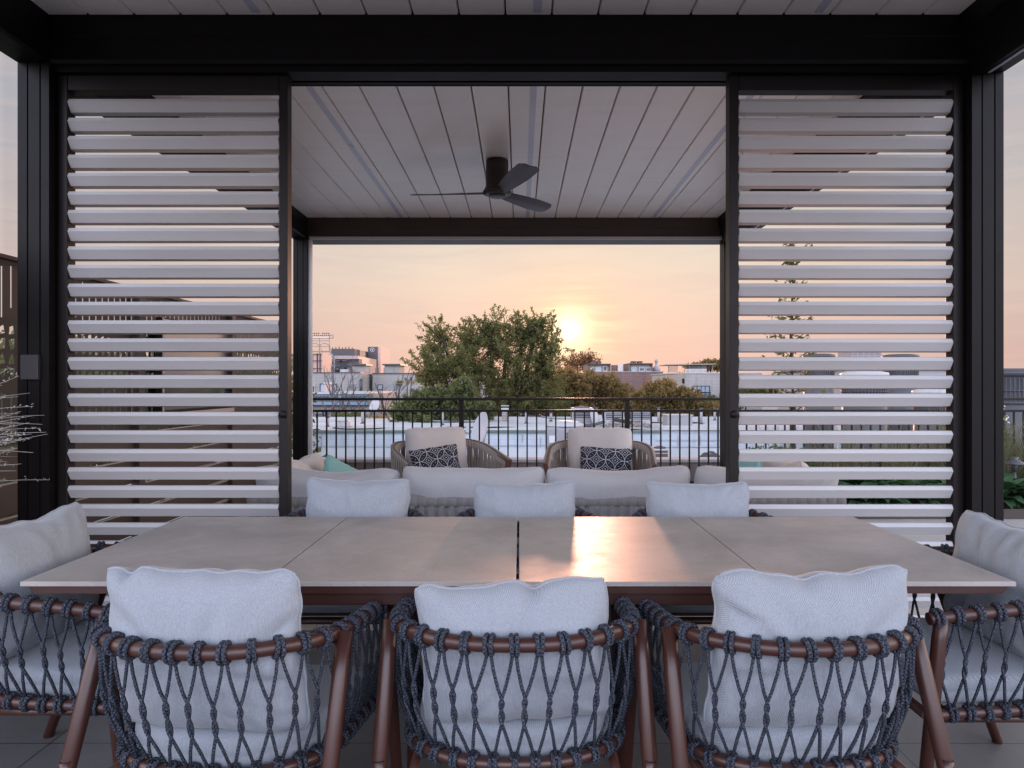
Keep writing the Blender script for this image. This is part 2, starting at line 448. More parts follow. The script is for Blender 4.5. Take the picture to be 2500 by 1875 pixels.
def leaf_quads(rng, cen, size, tones, up=.25, aspect=.55, updir=None):
    """rhombic leaves at centres cen with random orientation"""
    n = len(cen)
    d = rng.normal(size=(n, 3)); d[:, 2] += up
    if updir is not None: d = d * .6 + updir
    d /= np.linalg.norm(d, axis=1)[:, None]
    q = rng.normal(size=(n, 3)); w = np.cross(d, q); w /= np.linalg.norm(w, axis=1)[:, None] + 1e-9
    L = (size * rng.uniform(.6, 1.35, n))[:, None]
    a = cen - d * L * .5; b = cen + w * L * aspect * .5; c = cen + d * L * .5; e = cen - w * L * aspect * .5
    return np.stack([a, b, c, e], 1).reshape(-1, 3), tones

# ------------------------------------------------------------------ world, sun, camera
SUN_AZ = math.atan2(121, F)             # to the right of +Y
SUN_EL = math.atan2(133, math.hypot(F, 121))
sdir = Vector((math.sin(SUN_AZ) * math.cos(SUN_EL), math.cos(SUN_AZ) * math.cos(SUN_EL), math.sin(SUN_EL)))

def make_world():
    w = bpy.data.worlds.new('World'); sc.world = w; w.use_nodes = True
    nt = w.node_tree; nt.nodes.clear()
    out = N(nt, 'ShaderNodeOutputWorld'); bg = N(nt, 'ShaderNodeBackground')
    nt.links.new(bg.outputs[0], out.inputs[0])
    g = coords(nt, 'Generated')
    nrm = N(nt, 'ShaderNodeVectorMath', operation='NORMALIZE'); nt.links.new(g, nrm.inputs[0]); d = nrm.outputs[0]
    s = N(nt, 'ShaderNodeSeparateXYZ'); nt.links.new(d, s.inputs[0]); x, y, z = s.outputs
    el = M(nt, 'MULTIPLY', M(nt, 'ARCSINE', z), 180 / PI)             # degrees
    t = M(nt, 'DIVIDE', M(nt, 'ADD', el, 5), 95, clamp=True)
    pos = lambda e: (e + 5) / 95
    sunset = ramp(nt, t, [(0, (.60, .36, .29)), (pos(.5), (.85, .545, .465)), (pos(4), (.86, .60, .50)), (pos(8), (.86, .68, .56)),
                          (pos(12), (.78, .70, .60)), (pos(17), (.60, .56, .53)), (pos(25), (.36, .385, .45)), (pos(45), (.26, .34, .52)), (1, (.24, .34, .58))])
    side = ramp(nt, t, [(0, (.35, .28, .28)), (pos(1), (.62, .42, .37)), (pos(8), (.58, .47, .44)), (pos(16), (.45, .43, .46)), (pos(28), (.34, .385, .47)), (pos(50), (.26, .35, .55)), (1, (.24, .34, .58))])
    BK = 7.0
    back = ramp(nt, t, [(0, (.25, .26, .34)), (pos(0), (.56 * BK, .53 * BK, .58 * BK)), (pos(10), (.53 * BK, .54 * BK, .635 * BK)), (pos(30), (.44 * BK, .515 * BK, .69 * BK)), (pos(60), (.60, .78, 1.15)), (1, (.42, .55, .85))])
    az = M(nt, 'ARCTAN2', x, y)                                        # 0 straight ahead
    aa = M(nt, 'ABSOLUTE', M(nt, 'SUBTRACT', az, SUN_AZ))
    fs = M(nt, 'SMOOTHSTEP' if False else 'MULTIPLY', M(nt, 'SUBTRACT', aa, .18, clamp=True), 1 / .55, clamp=True)
    c = mixc(nt, fs, sunset, side)
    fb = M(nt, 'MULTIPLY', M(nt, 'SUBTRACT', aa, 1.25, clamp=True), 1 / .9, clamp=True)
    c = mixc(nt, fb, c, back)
    flank_fill = ramp(nt, t, [(0, (.5, .4, .4)), (pos(0), (4.9, 3.9, 3.2)), (pos(14), (4.3, 3.7, 3.3)), (pos(32), (1.8, 1.6, 1.55)), (pos(60), (.6, .7, .95)), (1, (.42, .55, .85))])  # added bright bands beside the view, warm fill for ceiling and slats
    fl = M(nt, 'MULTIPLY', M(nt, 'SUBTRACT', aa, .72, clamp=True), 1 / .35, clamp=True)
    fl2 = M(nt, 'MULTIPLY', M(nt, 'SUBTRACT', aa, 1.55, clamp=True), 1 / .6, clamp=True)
    c = mixc(nt, M(nt, 'MULTIPLY', fl, M(nt, 'SUBTRACT', 1, fl2)), c, flank_fill)
    # streaky cloud
    st = tex_noise(nt, scaled(nt, d, (5, 5, 46)), 1, 6, .6, .8)
    stf = M(nt, 'MULTIPLY', M(nt, 'SUBTRACT', st, .5, clamp=True), 1.8, clamp=True)
    cl = tex_noise(nt, scaled(nt, d, (3.5, 3.5, 12)), 1, 5, .6, 1.2)
    c = mixc(nt, M(nt, 'MULTIPLY', stf, .40), c, (1.0, .80, .66))
    st2 = tex_noise(nt, scaled(nt, d, (3.2, 3.2, 30)), 1, 5, .6, 1.0)
    c = mixc(nt, M(nt, 'MULTIPLY', M(nt, 'SUBTRACT', st2, .48, clamp=True), 1.6, clamp=True), c, (.70, .54, .50))
    # darker cloud wash high up
    hi = M(nt, 'MULTIPLY', M(nt, 'SUBTRACT', el, 14, clamp=False), .08, clamp=True)
    c = mixc(nt, M(nt, 'MULTIPLY', M(nt, 'MULTIPLY', M(nt, 'SUBTRACT', cl, .45, clamp=True), 2.2, clamp=True), M(nt, 'MULTIPLY', hi, .5)), c, (.66, .62, .62))
    # warm glow round the sun
    dp = N(nt, 'ShaderNodeVectorMath', operation='DOT_PRODUCT'); nt.links.new(d, dp.inputs[0]); dp.inputs[1].default_value = sdir
    ang = M(nt, 'MULTIPLY', M(nt, 'ARCCOSINE', M(nt, 'MINIMUM', dp.outputs['Value'], .999999)), 180 / PI)
    def gl(width): return M(nt, 'POWER', 2.718, M(nt, 'MULTIPLY', M(nt, 'POWER', M(nt, 'DIVIDE', ang, width), 2), -1))
    c = mixc(nt, M(nt, 'MULTIPLY', gl(5.5), .36), c, (.98, .60, .38))
    c = mixc(nt, M(nt, 'MULTIPLY', gl(3.0), .85), c, (1.10, .79, .51))
    c = mixc(nt, M(nt, 'MULTIPLY', gl(1.4), .95), c, (2.0, 1.7, 1.1))
    # bright bar of cloud over the sun
    bar = M(nt, 'MULTIPLY', M(nt, 'SUBTRACT', tex_noise(nt, scaled(nt, d, (9, 9, 85)), 1, 4, .55, .3), .45, clamp=True), 4.5, clamp=True)
    c = mixc(nt, M(nt, 'MULTIPLY', bar, M(nt, 'MULTIPLY', gl(3.6), .8)), c, (1.2, 1.02, .72))
    disc = M(nt, 'SUBTRACT', 1, M(nt, 'MULTIPLY', M(nt, 'SUBTRACT', ang, .30, clamp=True), 1 / .5, clamp=True))
    c = mixc(nt, disc, c, (2.6, 2.3, 1.7))
    sky = N(nt, 'ShaderNodeTexSky', sky_type='NISHITA'); sky.sun_disc = False
    sky.sun_elevation = SUN_EL; sky.sun_rotation = SUN_AZ; sky.air_density = 1.4; sky.dust_density = 2.5
    vm = N(nt, 'ShaderNodeVectorMath', operation='SCALE'); nt.links.new(sky.outputs[0], vm.inputs[0]); vm.inputs['Scale'].default_value = .004
    tot = mixc(nt, 1.0, c, vm.outputs[0], 'ADD')
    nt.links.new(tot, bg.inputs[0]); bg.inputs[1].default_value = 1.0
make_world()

sun = bpy.data.lights.new('sun', 'SUN'); sun.energy = 3.0; sun.angle = R(3.2); sun.color = (1, .47, .31)
so = bpy.data.objects.new('sun', sun); C.objects.link(so)
so.rotation_euler = (-sdir).to_track_quat('-Z', 'Y').to_euler(); so.location = (3, 30, 12)

cam = bpy.data.cameras.new('camera'); co = bpy.data.objects.new('camera', cam); C.objects.link(co)
co.location = (0, 0, H); co.rotation_euler = (R(90), 0, 0)
cam.sensor_width = 36; cam.lens = 36 * F / 2500; cam.shift_x = -(VX - 1250) / 2500; cam.shift_y = (VY - 937.5) / 2500
cam.clip_start = .05; cam.clip_end = 6000
sc.camera = co
sc.view_settings.view_transform = 'Standard'; sc.view_settings.look = 'None'; sc.view_settings.exposure = 0
sc.cycles.max_bounces = 7; sc.cycles.diffuse_bounces = 4; sc.cycles.glossy_bounces = 3
sc.cycles.sample_clamp_indirect = 4; sc.cycles.caustics_reflective = False; sc.cycles.caustics_refractive = False
try: sc.cycles.use_denoising = True
except Exception: pass

# ------------------------------------------------------------------ ground and terrace
GZ = -11.0
m = MB(); m.add([(-3000, -3000, GZ), (3000, -3000, GZ), (3000, 3000, GZ), (-3000, 3000, GZ)], [(0, 1, 2, 3)])
tag(m.build('ground', 'ground'), kind='structure')
m = MB(); m.box(-3.2, 9.5, -5.0, 8.3, -.25, 0)
tag(m.build('terrace_floor', 'floor'), kind='structure')
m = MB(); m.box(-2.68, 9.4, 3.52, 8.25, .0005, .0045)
tag(m.build('lounge_bounce_floor', 'floor_l'), kind='structure')  # pale sheet laid over the tiles, added to bounce light onto the ceiling

# ------------------------------------------------------------------ pergola
XL0, XL1, XR0, XR1 = -2.352, -2.205, 2.118, 2.266
ZB, ZC = 2.78, 3.0
Y1, Y2, Y3, Y4, YB = 3.18, 3.45, 7.05, 7.25, -0.9
pg = thing('pergola', 'dark bronze pergola with white bladed ceiling over dining and lounge areas', 'pergola')
def post_poly(x0, x1, y0, y1):
    g, d = .0035, .006
    w = x1 - x0; a, b = x0 + w * .32, x0 + w * .72
    h = y1 - y0; c_, e_ = y0 + h * .32, y0 + h * .72
    return [(x0, y0), (a - g, y0), (a - g, y0 + d), (a + g, y0 + d), (a + g, y0), (b - g, y0), (b - g, y0 + d), (b + g, y0 + d), (b + g, y0),
            (x1, y0), (x1, c_ - g), (x1 - d, c_ - g), (x1 - d, c_ + g), (x1, c_ + g), (x1, y1), (x0, y1),
            (x0, c_ + g), (x0 + d, c_ + g), (x0 + d, c_ - g), (x0, c_ - g)]
for (x0, x1) in ((XL0, XL1), (XR0, XR1)):
    for (y0, y1, zt) in ((Y1 + .004, Y1 + .152, ZB + .06), (Y3 + .004, Y3 + .152, ZB + .06), (YB, YB + .148, ZB + .06)):
        MB().prism(post_poly(x0, x1, y0, y1), 'z', 0, zt).build('post', 'dark', pg)
# middle beam with the sliding tracks
poly = [(Y1, 3.07), (Y1, 2.905), (Y1 + .006, 2.90), (Y1 + .006, 2.795), (Y1 + .016, 2.78), (Y1 + .035, 2.78), (Y1 + .035, 2.749), (Y1 + .128, 2.749), (Y1 + .128, 2.785),
        (Y1 + .165, 2.785), (Y1 + .165, 2.776), (Y1 + .18, 2.776), (Y1 + .18, 2.80), (Y1 + .215, 2.80), (Y1 + .215, 2.778), (Y1 + .23, 2.778), (Y1 + .23, 2.79), (Y2, 2.784), (Y2, 3.07)]
MB().prism(poly, 'x', XL0 + .02, XR1 - .02).build('beam', 'dark', pg)
# far beam
poly = [(Y3, 3.07), (Y3, 2.90), (Y3 + .004, 2.898), (Y3 + .004, 2.815), (Y3 + .03, 2.81), (Y3 + .03, 2.78), (Y4, 2.76), (Y4, 3.07)]
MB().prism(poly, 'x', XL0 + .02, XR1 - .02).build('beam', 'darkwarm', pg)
MB().box(XL1 + .02, XR0 - .02, Y3 + .008, Y3 + .026, 2.775, 2.806).build('lit_guide_strip', 'slat', pg)  # guide in pale slat paint that carries the sky's reflection
poly = [(YB, 3.07), (YB, 2.78), (YB + .2, 2.78), (YB + .2, 3.07)]
MB().prism(poly, 'x', XL0 + .02, XR1 - .02).build('beam', 'dark', pg)
# side beams
for (ya, yb) in ((YB + .2, Y1), (Y2, Y3)):
    pl = [(XL0, 3.07), (XL0, 2.78), (XL1 - .012, 2.78), (XL1, 2.79), (XL1, 3.07)]
    MB().prism(pl, 'y', ya, yb).build('side_beam', 'dark', pg)
    pr = [(XR1, 3.07), (XR1, 2.735), (XR0 + .055, 2.725), (XR0 + .055, 2.735), (XR0 + .04, 2.735), (XR0 + .04, 2.719), (XR0 + .02, 2.719), (XR0 - .06, 2.903), (XR0 - .06, 3.07)]
    MB().prism(pr, 'y', ya, yb).build('side_beam', 'dark', pg)
    MB().box(XR0 + .057, XR0 + .07, ya + .02, yb - .02, 2.72, 2.726).build('light_strip', 'led', pg)
MB().box(XL1, XL1 + .04, Y3 + .03, Y3 + .06, 0, 2.775).build('lit_guide_strip', 'slat', pg)  # pale strip painted as the sunlit edge of the far post
# ceiling blades
PW = .2167; X0 = -.934
for (ya, yb) in ((YB + .2, Y1 - .003), (Y2 + .003, Y3 - .003)):
    k0 = math.floor((XL1 - X0) / PW); k1 = math.ceil((XR0 - .06 - X0) / PW)
    for k in range(k0, k1):
        a = max(X0 + k * PW + .0035, XL1 + .002); b = min(X0 + (k + 1) * PW - .0035, XR0 - .062)
        if b - a < .01: continue
        MB().prism([(a, ZC + .008), (a + .004, ZC), (b - .004, ZC), (b, ZC + .008), (b, ZC + .04), (a, ZC + .04)], 'y', ya, yb).build('roof_blade', 'ceil', pg)
    for xs in (-1.224, .081, 1.385):
        MB().box(xs - .019, xs + .019, ya + .02, yb - .02, ZC - .003, ZC + .001).build('light_strip', 'led', pg)
    MB().box(XL1, XR0 - .055, ya, yb, ZC + .045, ZC + .066).build('light_block_plate', 'blocker', pg)  # added dark plate: stops skylight and blackens the gaps between blades

# ------------------------------------------------------------------ louvred screens
SLAT = [(.010, 0), (.0, -.0172), (.024, -.0585), (.060, -.0632), (.060, -.060), (.040, -.027), (.021, .002)]
rndS = random.Random(17)
def screen(x0, x1, sw_l, sw_r, label, knob_x):
    t = thing('louvred_screen', label, 'screen', (0, 0, 0), 0, 'louvred screens sliding under the middle beam')
    ys, ye = 3.24, 3.302
    MB().box(x0, x0 + sw_l, ys, ye, .02, 2.746).build('stile', 'darkscreen', t, .003)
    MB().box(x1 - sw_r, x1, ys, ye, .02, 2.746).build('stile', 'darkscreen', t, .003)
    a, b = x0 + sw_l + .001, x1 - sw_r - .001
    MB().box(a, b, ys, ye, 2.674, 2.746).build('top_rail', 'darkscreen', t, .003)
    MB().box(a, b, ys, ye, .02, .08).build('bottom_rail', 'darkscreen', t, .003)
    for i in range(29):
        z = 2.634 - i * .0880
        if z < .16: break
        MB().prism([(ys - .004 + p, z + q) for p, q in SLAT], 'x', a + .002, b - .002).build('slat', 'slat', t).location = (0, rndS.uniform(-.0008, .0008), rndS.uniform(-.0012, .0012))
    kb = MB().lathe([(.0, 0), (.016, 0), (.018, .004), (.018, .014), (.014, .02), (0, .02)], (0, 0, 0), 20)
    o = kb.build('handle', 'black', t); o.rotation_euler = (R(90), 0, 0); o.location = (knob_x, ys, 1.13)
    return t
screen(-2.2035, -1.107, .047, .041, 'pale slatted sliding screen on the left of the opening', -1.128)
screen(.999, 2.1165, .045, .0495, 'pale slatted sliding screen on the right, in front of the planting bed', 1.022)
# small wall box on the left post
t = thing('switch_box', 'small square grey switch plate on the left pergola post', 'switch box', (PX(76, 3.18), 3.183, PZ(897, 3.18)))
MB().box(-.041, .041, -.018, 0, -.058, .058).build('cover', 'box', t, .004)
MB().box(-.044, .044, -.006, .001, -.061, .061).build('backplate', 'black', t, .002)

# ------------------------------------------------------------------ ceiling fan
fx, fy = -.175, 5.24
t = thing('ceiling_fan', 'dark three blade ceiling fan under the white lounge ceiling', 'fan', (fx, fy, 3.0))
MB().lathe([(.078, 0), (.087, -.008), (.087, -.06), (.0865, -.062), (.0865, -.066), (.0875, -.068), (.0875, -.205), (.10, -.23), (.112, -.248), (.108, -.262), (.082, -.272), (.0, -.272)], (0, 0, 0), 40).build('motor_housing', 'fan', t)
MB().lathe([(.064, -.272), (.064, -.281), (.058, -.285), (.0, -.286)], (0, 0, 0), 32).build('cap', 'fanb', t)
def fan_blade(ang):
    nb = 18; rows = []
    for i in range(nb + 1):
        u = i / nb; r = .07 + u * .60
        w = .075 + .075 * min(1, u * 1.6) ** .8
        if u > .92: w *= 1 - ((u - .92) / .08) ** 2 * .45
        pit = -R(24) * (1 - u * .45)
        row = []
        for j in range(7):
            s_ = (j / 6 - .5) * w
            row.append((r + (.02 * (j / 6 - .5) if u > .9 else 0), s_ * math.cos(pit) , -.253 + s_ * math.sin(pit) + .012 * u + .006 * math.cos(j / 6 * PI * 2) * .4))
        rows.append(row)
    V = []; th = .005
    for row in rows:
        V += row + [(a, b, c - th) for a, b, c in reversed(row)]
    n = 14; Fc = []
    for i in range(nb):
        for k in range(n): Fc.append((i * n + k, i * n + (k + 1) % n, (i + 1) * n + (k + 1) % n, (i + 1) * n + k))
    Fc += [tuple(range(n)), tuple(range(nb * n + n - 1, nb * n - 1, -1))]
    o = MB().add(V, Fc, None, True).build('blade', 'fanb', t); o.rotation_euler = (0, 0, ang)
    mod = o.modifiers.new('edge', 'EDGE_SPLIT'); mod.split_angle = R(50)
for a in (172, 292, 52): fan_blade(R(a))

# ------------------------------------------------------------------ soft goods
def pillow_mesh(name, w, h, t, seed, mat, parent=None, n=34, p=2.3, q=.5, pinch=.05, sag=.0, dents=(), wr=.006, piping=True):
    """soft cushion in the local x-z plane, thickness along y; origin at its centre"""
    rnd = random.Random(seed); off = Vector((seed * 3.7, seed * 1.3, seed * 2.1))
    idx = {}; V = []; sgnF = []
    creases = []
    for k in range(9):
        ed = rnd.choice('tblr'); a = rnd.uniform(-.85, .85)
        u0, v0 = {'t': (a, 1), 'b': (a, -1), 'l': (-1, a), 'r': (1, a)}[ed]
        th = math.atan2(-v0, -u0) + rnd.uniform(-.5, .5)
        creases.append((u0, v0, math.cos(th), math.sin(th), rnd.uniform(.3, .75), rnd.uniform(.035, .075), rnd.uniform(.5, 1.2), rnd.choice((-1, 1))))
    def crease(u, v, side):
        d = 0
        for (u0, v0, cx_, cy_, L_, w_, dp, sd_) in creases:
            if sd_ != side: continue
            a_ = (u - u0) * cx_ + (v - v0) * cy_; p_ = -(u - u0) * cy_ + (v - v0) * cx_ + .06 * math.sin(a_ * 5 + dp * 9)
            if 0 < a_ < L_: d += dp * math.sin(PI * (a_ / L_) ** .7) * (math.exp(-(p_ / w_) ** 2) - .45 * math.exp(-((p_ - 1.9 * w_) / (1.3 * w_)) ** 2))
        return d
    def prof(u): return max(0.0, 1 - abs(u) ** p) ** q
    def outline(u, v):
        x = w / 2 * u * (1 - pinch * (1 - v * v) ** 1.0 * abs(u))
        z = h / 2 * v * (1 - pinch * (1 - u * u) ** 1.0 * abs(v))
        rr = max(0, (abs(u) ** 8 * abs(v) ** 8))
        x *= 1 - .05 * rr; z *= 1 - .05 * rr
        # wavy seam
        ew = abs(u) ** 6 + abs(v) ** 6
        x += ew * .007 * noise.noise(Vector((v * 4.2, seed, 1.5))) * (1 if abs(u) > abs(v) else .3)
        z += ew * .008 * noise.noise(Vector((u * 4.2, seed, 7.5))) * (1 if abs(v) > abs(u) else .3)
        if v > 0:
            z -= sag * (v ** 2) * math.exp(-(u / .55) ** 2)
            for (du, dw, dd) in dents: z -= dd * v ** 3 * math.exp(-((u - du) / dw) ** 2)
        return x, z
    for side in (-1, 1):
        for j in range(n + 1):
            for i in range(n + 1):
                if side == 1 and (i in (0, n) or j in (0, n)):
                    idx[(1, i, j)] = idx[(-1, i, j)]; continue
                # denser sampling near edges
                u = math.sin((i / n * 2 - 1) * PI / 2 * .999) if p > 3 else (i / n * 2 - 1)
                v = math.sin((j / n * 2 - 1) * PI / 2 * .999) if p > 3 else (j / n * 2 - 1)
                if p <= 3:
                    u = .45 * u + .55 * math.sin(u * PI / 2); v = .45 * v + .55 * math.sin(v * PI / 2)
                x, z = outline(u, v)
                y = t / 2 * prof(u) * prof(v)
                e = max(abs(u), abs(v)) ** 2
                # creases running off the seams and a soft overall lumpiness
                ca = math.atan2(z, x)
                y += wr * (.35 + .9 * e) * (1 - e ** 6) * (noise.noise(Vector((ca * 4.5, side * 3.3, math.hypot(x, z) * 5)) + off) * 1.3)
                y += wr * .7 * noise.noise(Vector((x * 16, side * 5.0, z * 9)) + off) * (1 - e ** 4)
                y += t * .06 * noise.noise(Vector((x * 4.5, side * 2.0, z * 4.5)) + off) * (1 - e ** 2)
                y -= wr * 1.1 * crease(u, v, side) * (1 - e ** 5)
                if i in (0, n) or j in (0, n): y = 0
                idx[(side, i, j)] = len(V); V.append((x, side * max(y, 0 if (i in (0, n) or j in (0, n)) else .001), z))
    Fc = []
    for side in (-1, 1):
        for j in range(n):
            for i in range(n):
                f = (idx[(side, i, j)], idx[(side, i + 1, j)], idx[(side, i + 1, j + 1)], idx[(side, i, j + 1)])
                Fc.append(f if side == -1 else f[::-1])
    mb = MB().add(V, Fc, None, True)
    if piping:
        loop = [V[idx[(-1, i, 0)]] for i in range(n)] + [V[idx[(-1, n, j)]] for j in range(n)] + [V[idx[(-1, i, n)]] for i in range(n, 0, -1)] + [V[idx[(-1, 0, j)]] for j in range(n, 0, -1)]
        mb.tube(loop, .0035, 6, False, True)
    o = mb.build(name, mat, parent)
    return o

# ------------------------------------------------------------------ dining table
t = thing('dining_table', 'long stone topped dining table with brown metal frame in the foreground', 'table', (0, 2.285, 0))
TX0, TX1 = -1.349, 1.34
seams = [TX0, -.69, -.006, .678, TX1]
for i in range(4):
    g = .0022
    a = seams[i] + (g if i else 0); b = seams[i + 1] - (g if i < 3 else 0)
    if i == 1: b -= .002
    if i == 2: a += .002
    MB().box(a, b, -.45, .45, .727, .740).build('tabletop', 'stone', t, .0012)
for k in range(5):
    MB().box(-.0085, -.0035, -.36 + k * .18, -.345 + k * .18, .724, .736).build('hinge', 'black', t)
def trap_frame(x0, x1, y0, y1, z0, z1, ins):
    m = MB()
    m.prism([(x0, z1), (x0 + ins, z0), (x1 - ins, z0), (x1, z1)], 'y', y0, y0 + .03)
    m.prism([(x0, z1), (x0 + ins, z0), (x1 - ins, z0), (x1, z1)], 'y', y1 - .03, y1)
    m.box(x0 + ins, x0 + .05, y0 + .0305, y1 - .0305, z0 + .001, z1 - .001); m.box(x1 - .05, x1 - ins, y0 + .0305, y1 - .0305, z0 + .001, z1 - .001)
    return m
trap_frame(TX0 + .012, TX1 - .012, -.44, .44, .705, .7265, .02).build('apron', 'tube_d', t)
m = MB(); m.box(-.95, .95, -.425, -.395, .668, .7045); m.box(-.95, .95, .395, .425, .668, .7045)
m.box(-.95, -.90, -.3945, .3945, .670, .7035); m.box(.90, .95, -.3945, .3945, .670, .7035)
m.build('under_frame', 'tube_d', t, .003)
for sx in (-1, 1):
    for sy in (-1, 1):
        o = MB().tube([(sx * .93, sy * .37, .70), (sx * 1.03, sy * .41, .0)], [.034, .022], 12).build('leg', 'tube_d', t)
    MB().box(sx * .96 - .018, sx * .96 + .018, -.37, .37, .50, .535).build('stretcher', 'tube_d', t, .003)

# ------------------------------------------------------------------ rope dining armchair
def upath(a, yb, yf, ybend, zb, zf, n=120, ex=2.35):
    """U from right arm front round the back to left arm front; returns dense points"""
    pts = []
    L = yf - ybend
    for i in range(24): pts.append((a, yf - L * i / 24))
    for i in range(73):
        th = PI * i / 72; c_, s_ = math.cos(th), math.sin(th)
        pts.append((a * math.copysign(abs(c_) ** (2 / ex), c_), ybend - (ybend - yb) * abs(s_) ** (2 / ex)))
    for i in range(1, 25): pts.append((-a, ybend + L * i / 24))
    out = []
    for x, y in pts:
        k = (y - yb) / (yf - yb)
        sm = max(0, min(1, (k - .1) / .9))
        out.append(Vector((x, y, zb + (zf - zb) * sm)))
    # resample evenly
    d = [0]
    for i in range(1, len(out)): d.append(d[-1] + (out[i] - out[i - 1]).length)
    res = []; j = 0
    for i in range(n + 1):
        s_ = d[-1] * i / n
        while j < len(d) - 2 and d[j + 1] < s_: j += 1
        f = (s_ - d[j]) / max(1e-9, d[j + 1] - d[j])
        res.append(out[j].lerp(out[j + 1], min(1, f)))
    return res
def sample(path, t):
    n = len(path) - 1; x = max(0, min(n, t * n)); i = min(n - 1, int(x))
    return path[i].lerp(path[i + 1], x - i)
def tang(path, t):
    e = .01; return (sample(path, min(1, t + e)) - sample(path, max(0, t - e))).normalized()

TOP = upath(.295, -.302, .24, -.03, .70, .650)
BOT = upath(.262, -.236, .225, -.02, .402, .378)
def make_chair(seed=4):
    t = thing('rope_armchair', 'x', 'chair', group='rope armchairs around the dining table')
    MB().tube(TOP, .0165, 12).build('top_rail', 'tube', t)
    m = MB().tube(BOT, .0145, 10); m.tube([BOT[0], BOT[-1]], .0145, 10)
    for k in range(4):
        yy = -.12 + k * .09; m.box(-.25, .25, yy, yy + .02, .376, .382)
    m.build('seat_rail', 'tube', t)
    for sx in (-1, 1):
        MB().tube([(sx * .306, -.115, .692), (sx * .309, -.15, .60), (sx * .318, -.375, .0)], [.019, .0195, .0165], 14).build('leg', 'tube', t)
        MB().tube([(sx * .298, .205, .655), (sx * .300, .215, .60), (sx * .318, .285, .0)], [.018, .0185, .0155], 14).build('leg', 'tube', t)
    s_ = lambda z: -.15 - (.6 - z) / .6 * .225
    st = MB()
    st.tube([(-.312, s_(.375), .41), (-.31, s_(.375), .385), (-.29, s_(.365) + .004, .365), (-.25, s_(.36) + .01, .358), (.25, s_(.36) + .01, .358), (.29, s_(.365) + .004, .365), (.31, s_(.375), .385), (.312, s_(.375), .41)], .0135, 10)
    st.tube([(-.24, -.20, .36), (-.24, .2, .36)], .012, 8); st.tube([(.24, -.20, .36), (.24, .2, .36)], .012, 8)
    st.build('stretcher', 'tube', t)
    # rope: wraps and crossing lacing
    NW = 27; r = .0051; ro = MB(); rnd = random.Random(seed)
    ts = [.015 + .97 * i / (NW - 1) for i in range(NW)]
    for i, tt in enumerate(ts):
        c = sample(TOP, tt); tg = tang(TOP, tt)
        for k in (-1, 1):
            tl = (tg + Vector((rnd.uniform(-.12, .12), rnd.uniform(-.12, .12), rnd.uniform(-.10, .10)))).normalized()
            ro.torus(c + tg * k * .0056, tl, .0208, r * 1.04, 16, 7)
        c = sample(BOT, tt); tg = tang(BOT, tt)
        for k in (-1, 1):
            tl = (tg + Vector((rnd.uniform(-.15, .15), rnd.uniform(-.15, .15), rnd.uniform(-.15, .15)))).normalized()
            ro.torus(c + tg * k * .0054, tl, .0186, r, 14, 6)
        up = (sample(TOP, tt) - c).normalized()
        ro.torus(c + up * .021, up, .0085, r * .9, 10, 6)
    def surf(tt, s_):
        a, b = sample(TOP, tt), sample(BOT, tt)
        p_ = a.lerp(b, s_)
        out = Vector((p_.x, p_.y + .02, 0)).normalized()
        return p_ + out * (.004 + .018 * math.sin(PI * s_))
    for i in range(NW - 1):
        tm = (ts[i] + ts[i + 1]) / 2 + rnd.uniform(-.004, .004); s0 = .42 + rnd.uniform(-.03, .03); s1 = .63 + rnd.uniform(-.03, .03)
        ph = rnd.uniform(0, 1)
        for side in (0, 1):
            ta, tb = (ts[i], ts[i + 1]) if side == 0 else (ts[i + 1], ts[i])
            da = .004 if side == 0 else -.004
            pts = [surf(ta + da * .6, .055), surf(ta + (tm - ta) * .35, .055 + (s0 - .055) * .33), surf(ta + (tm - ta) * .72, .055 + (s0 - .055) * .70)]
            K = 13
            for k in range(K + 1):
                f = k / K; ss = s0 + (s1 - s0) * f
                th = PI * side + PI * 1.6 * f + .3
                p_ = surf(tm, ss); tg = tang(TOP, tm); out = Vector((p_.x, p_.y, 0)).normalized()
                pts.append(p_ + (tg * math.cos(th) + out * math.sin(th)) * .0038)
            pts += [surf(tm + (tb - tm) * .4, s1 + (.93 - s1) * .4), surf(tb - (tb - tm) * .12, .935)]
            ro.tube(pts, r * .78, 6)
    ro.build('rope_lacing', 'rope', t)
    # seat cushion: D-shaped slab with rounded edges and a seam
    out = [Vector((p_.x * .93, (p_.y + .0) * .93 + .0, 0)) for p_ in BOT[::3]]
    prof = [(.84, .397), (.96, .398), (.995, .406), (1.0, .420), (1.004, .430), (.994, .434), (1.004, .438), (1.0, .452), (.99, .464), (.96, .473), (.88, .4785), (.6, .483), (.25, .485), (.0, .485)]
    V = []; n = len(out); cy = .0
    for k, (s_, z) in enumerate(prof):
        for i, p_ in enumerate(out):
            zz = z + .003 * noise.noise(Vector((p_.x * 14, p_.y * 14, k * .6)))
            V.append((p_.x * s_, cy + (p_.y - cy) * s_, zz))
    Fc = [(k * n + i, k * n + (i + 1) % n, (k + 1) * n + (i + 1) % n, (k + 1) * n + i) for k in range(len(prof) - 1) for i in range(n)]
    Fc.append(tuple(range(n - 1, -1, -1)))
    MB().add(V, Fc, None, True).build('seat_cushion', 'fab', t)
    return t
chair0 = make_chair()
YN = 1.79            # near row origin
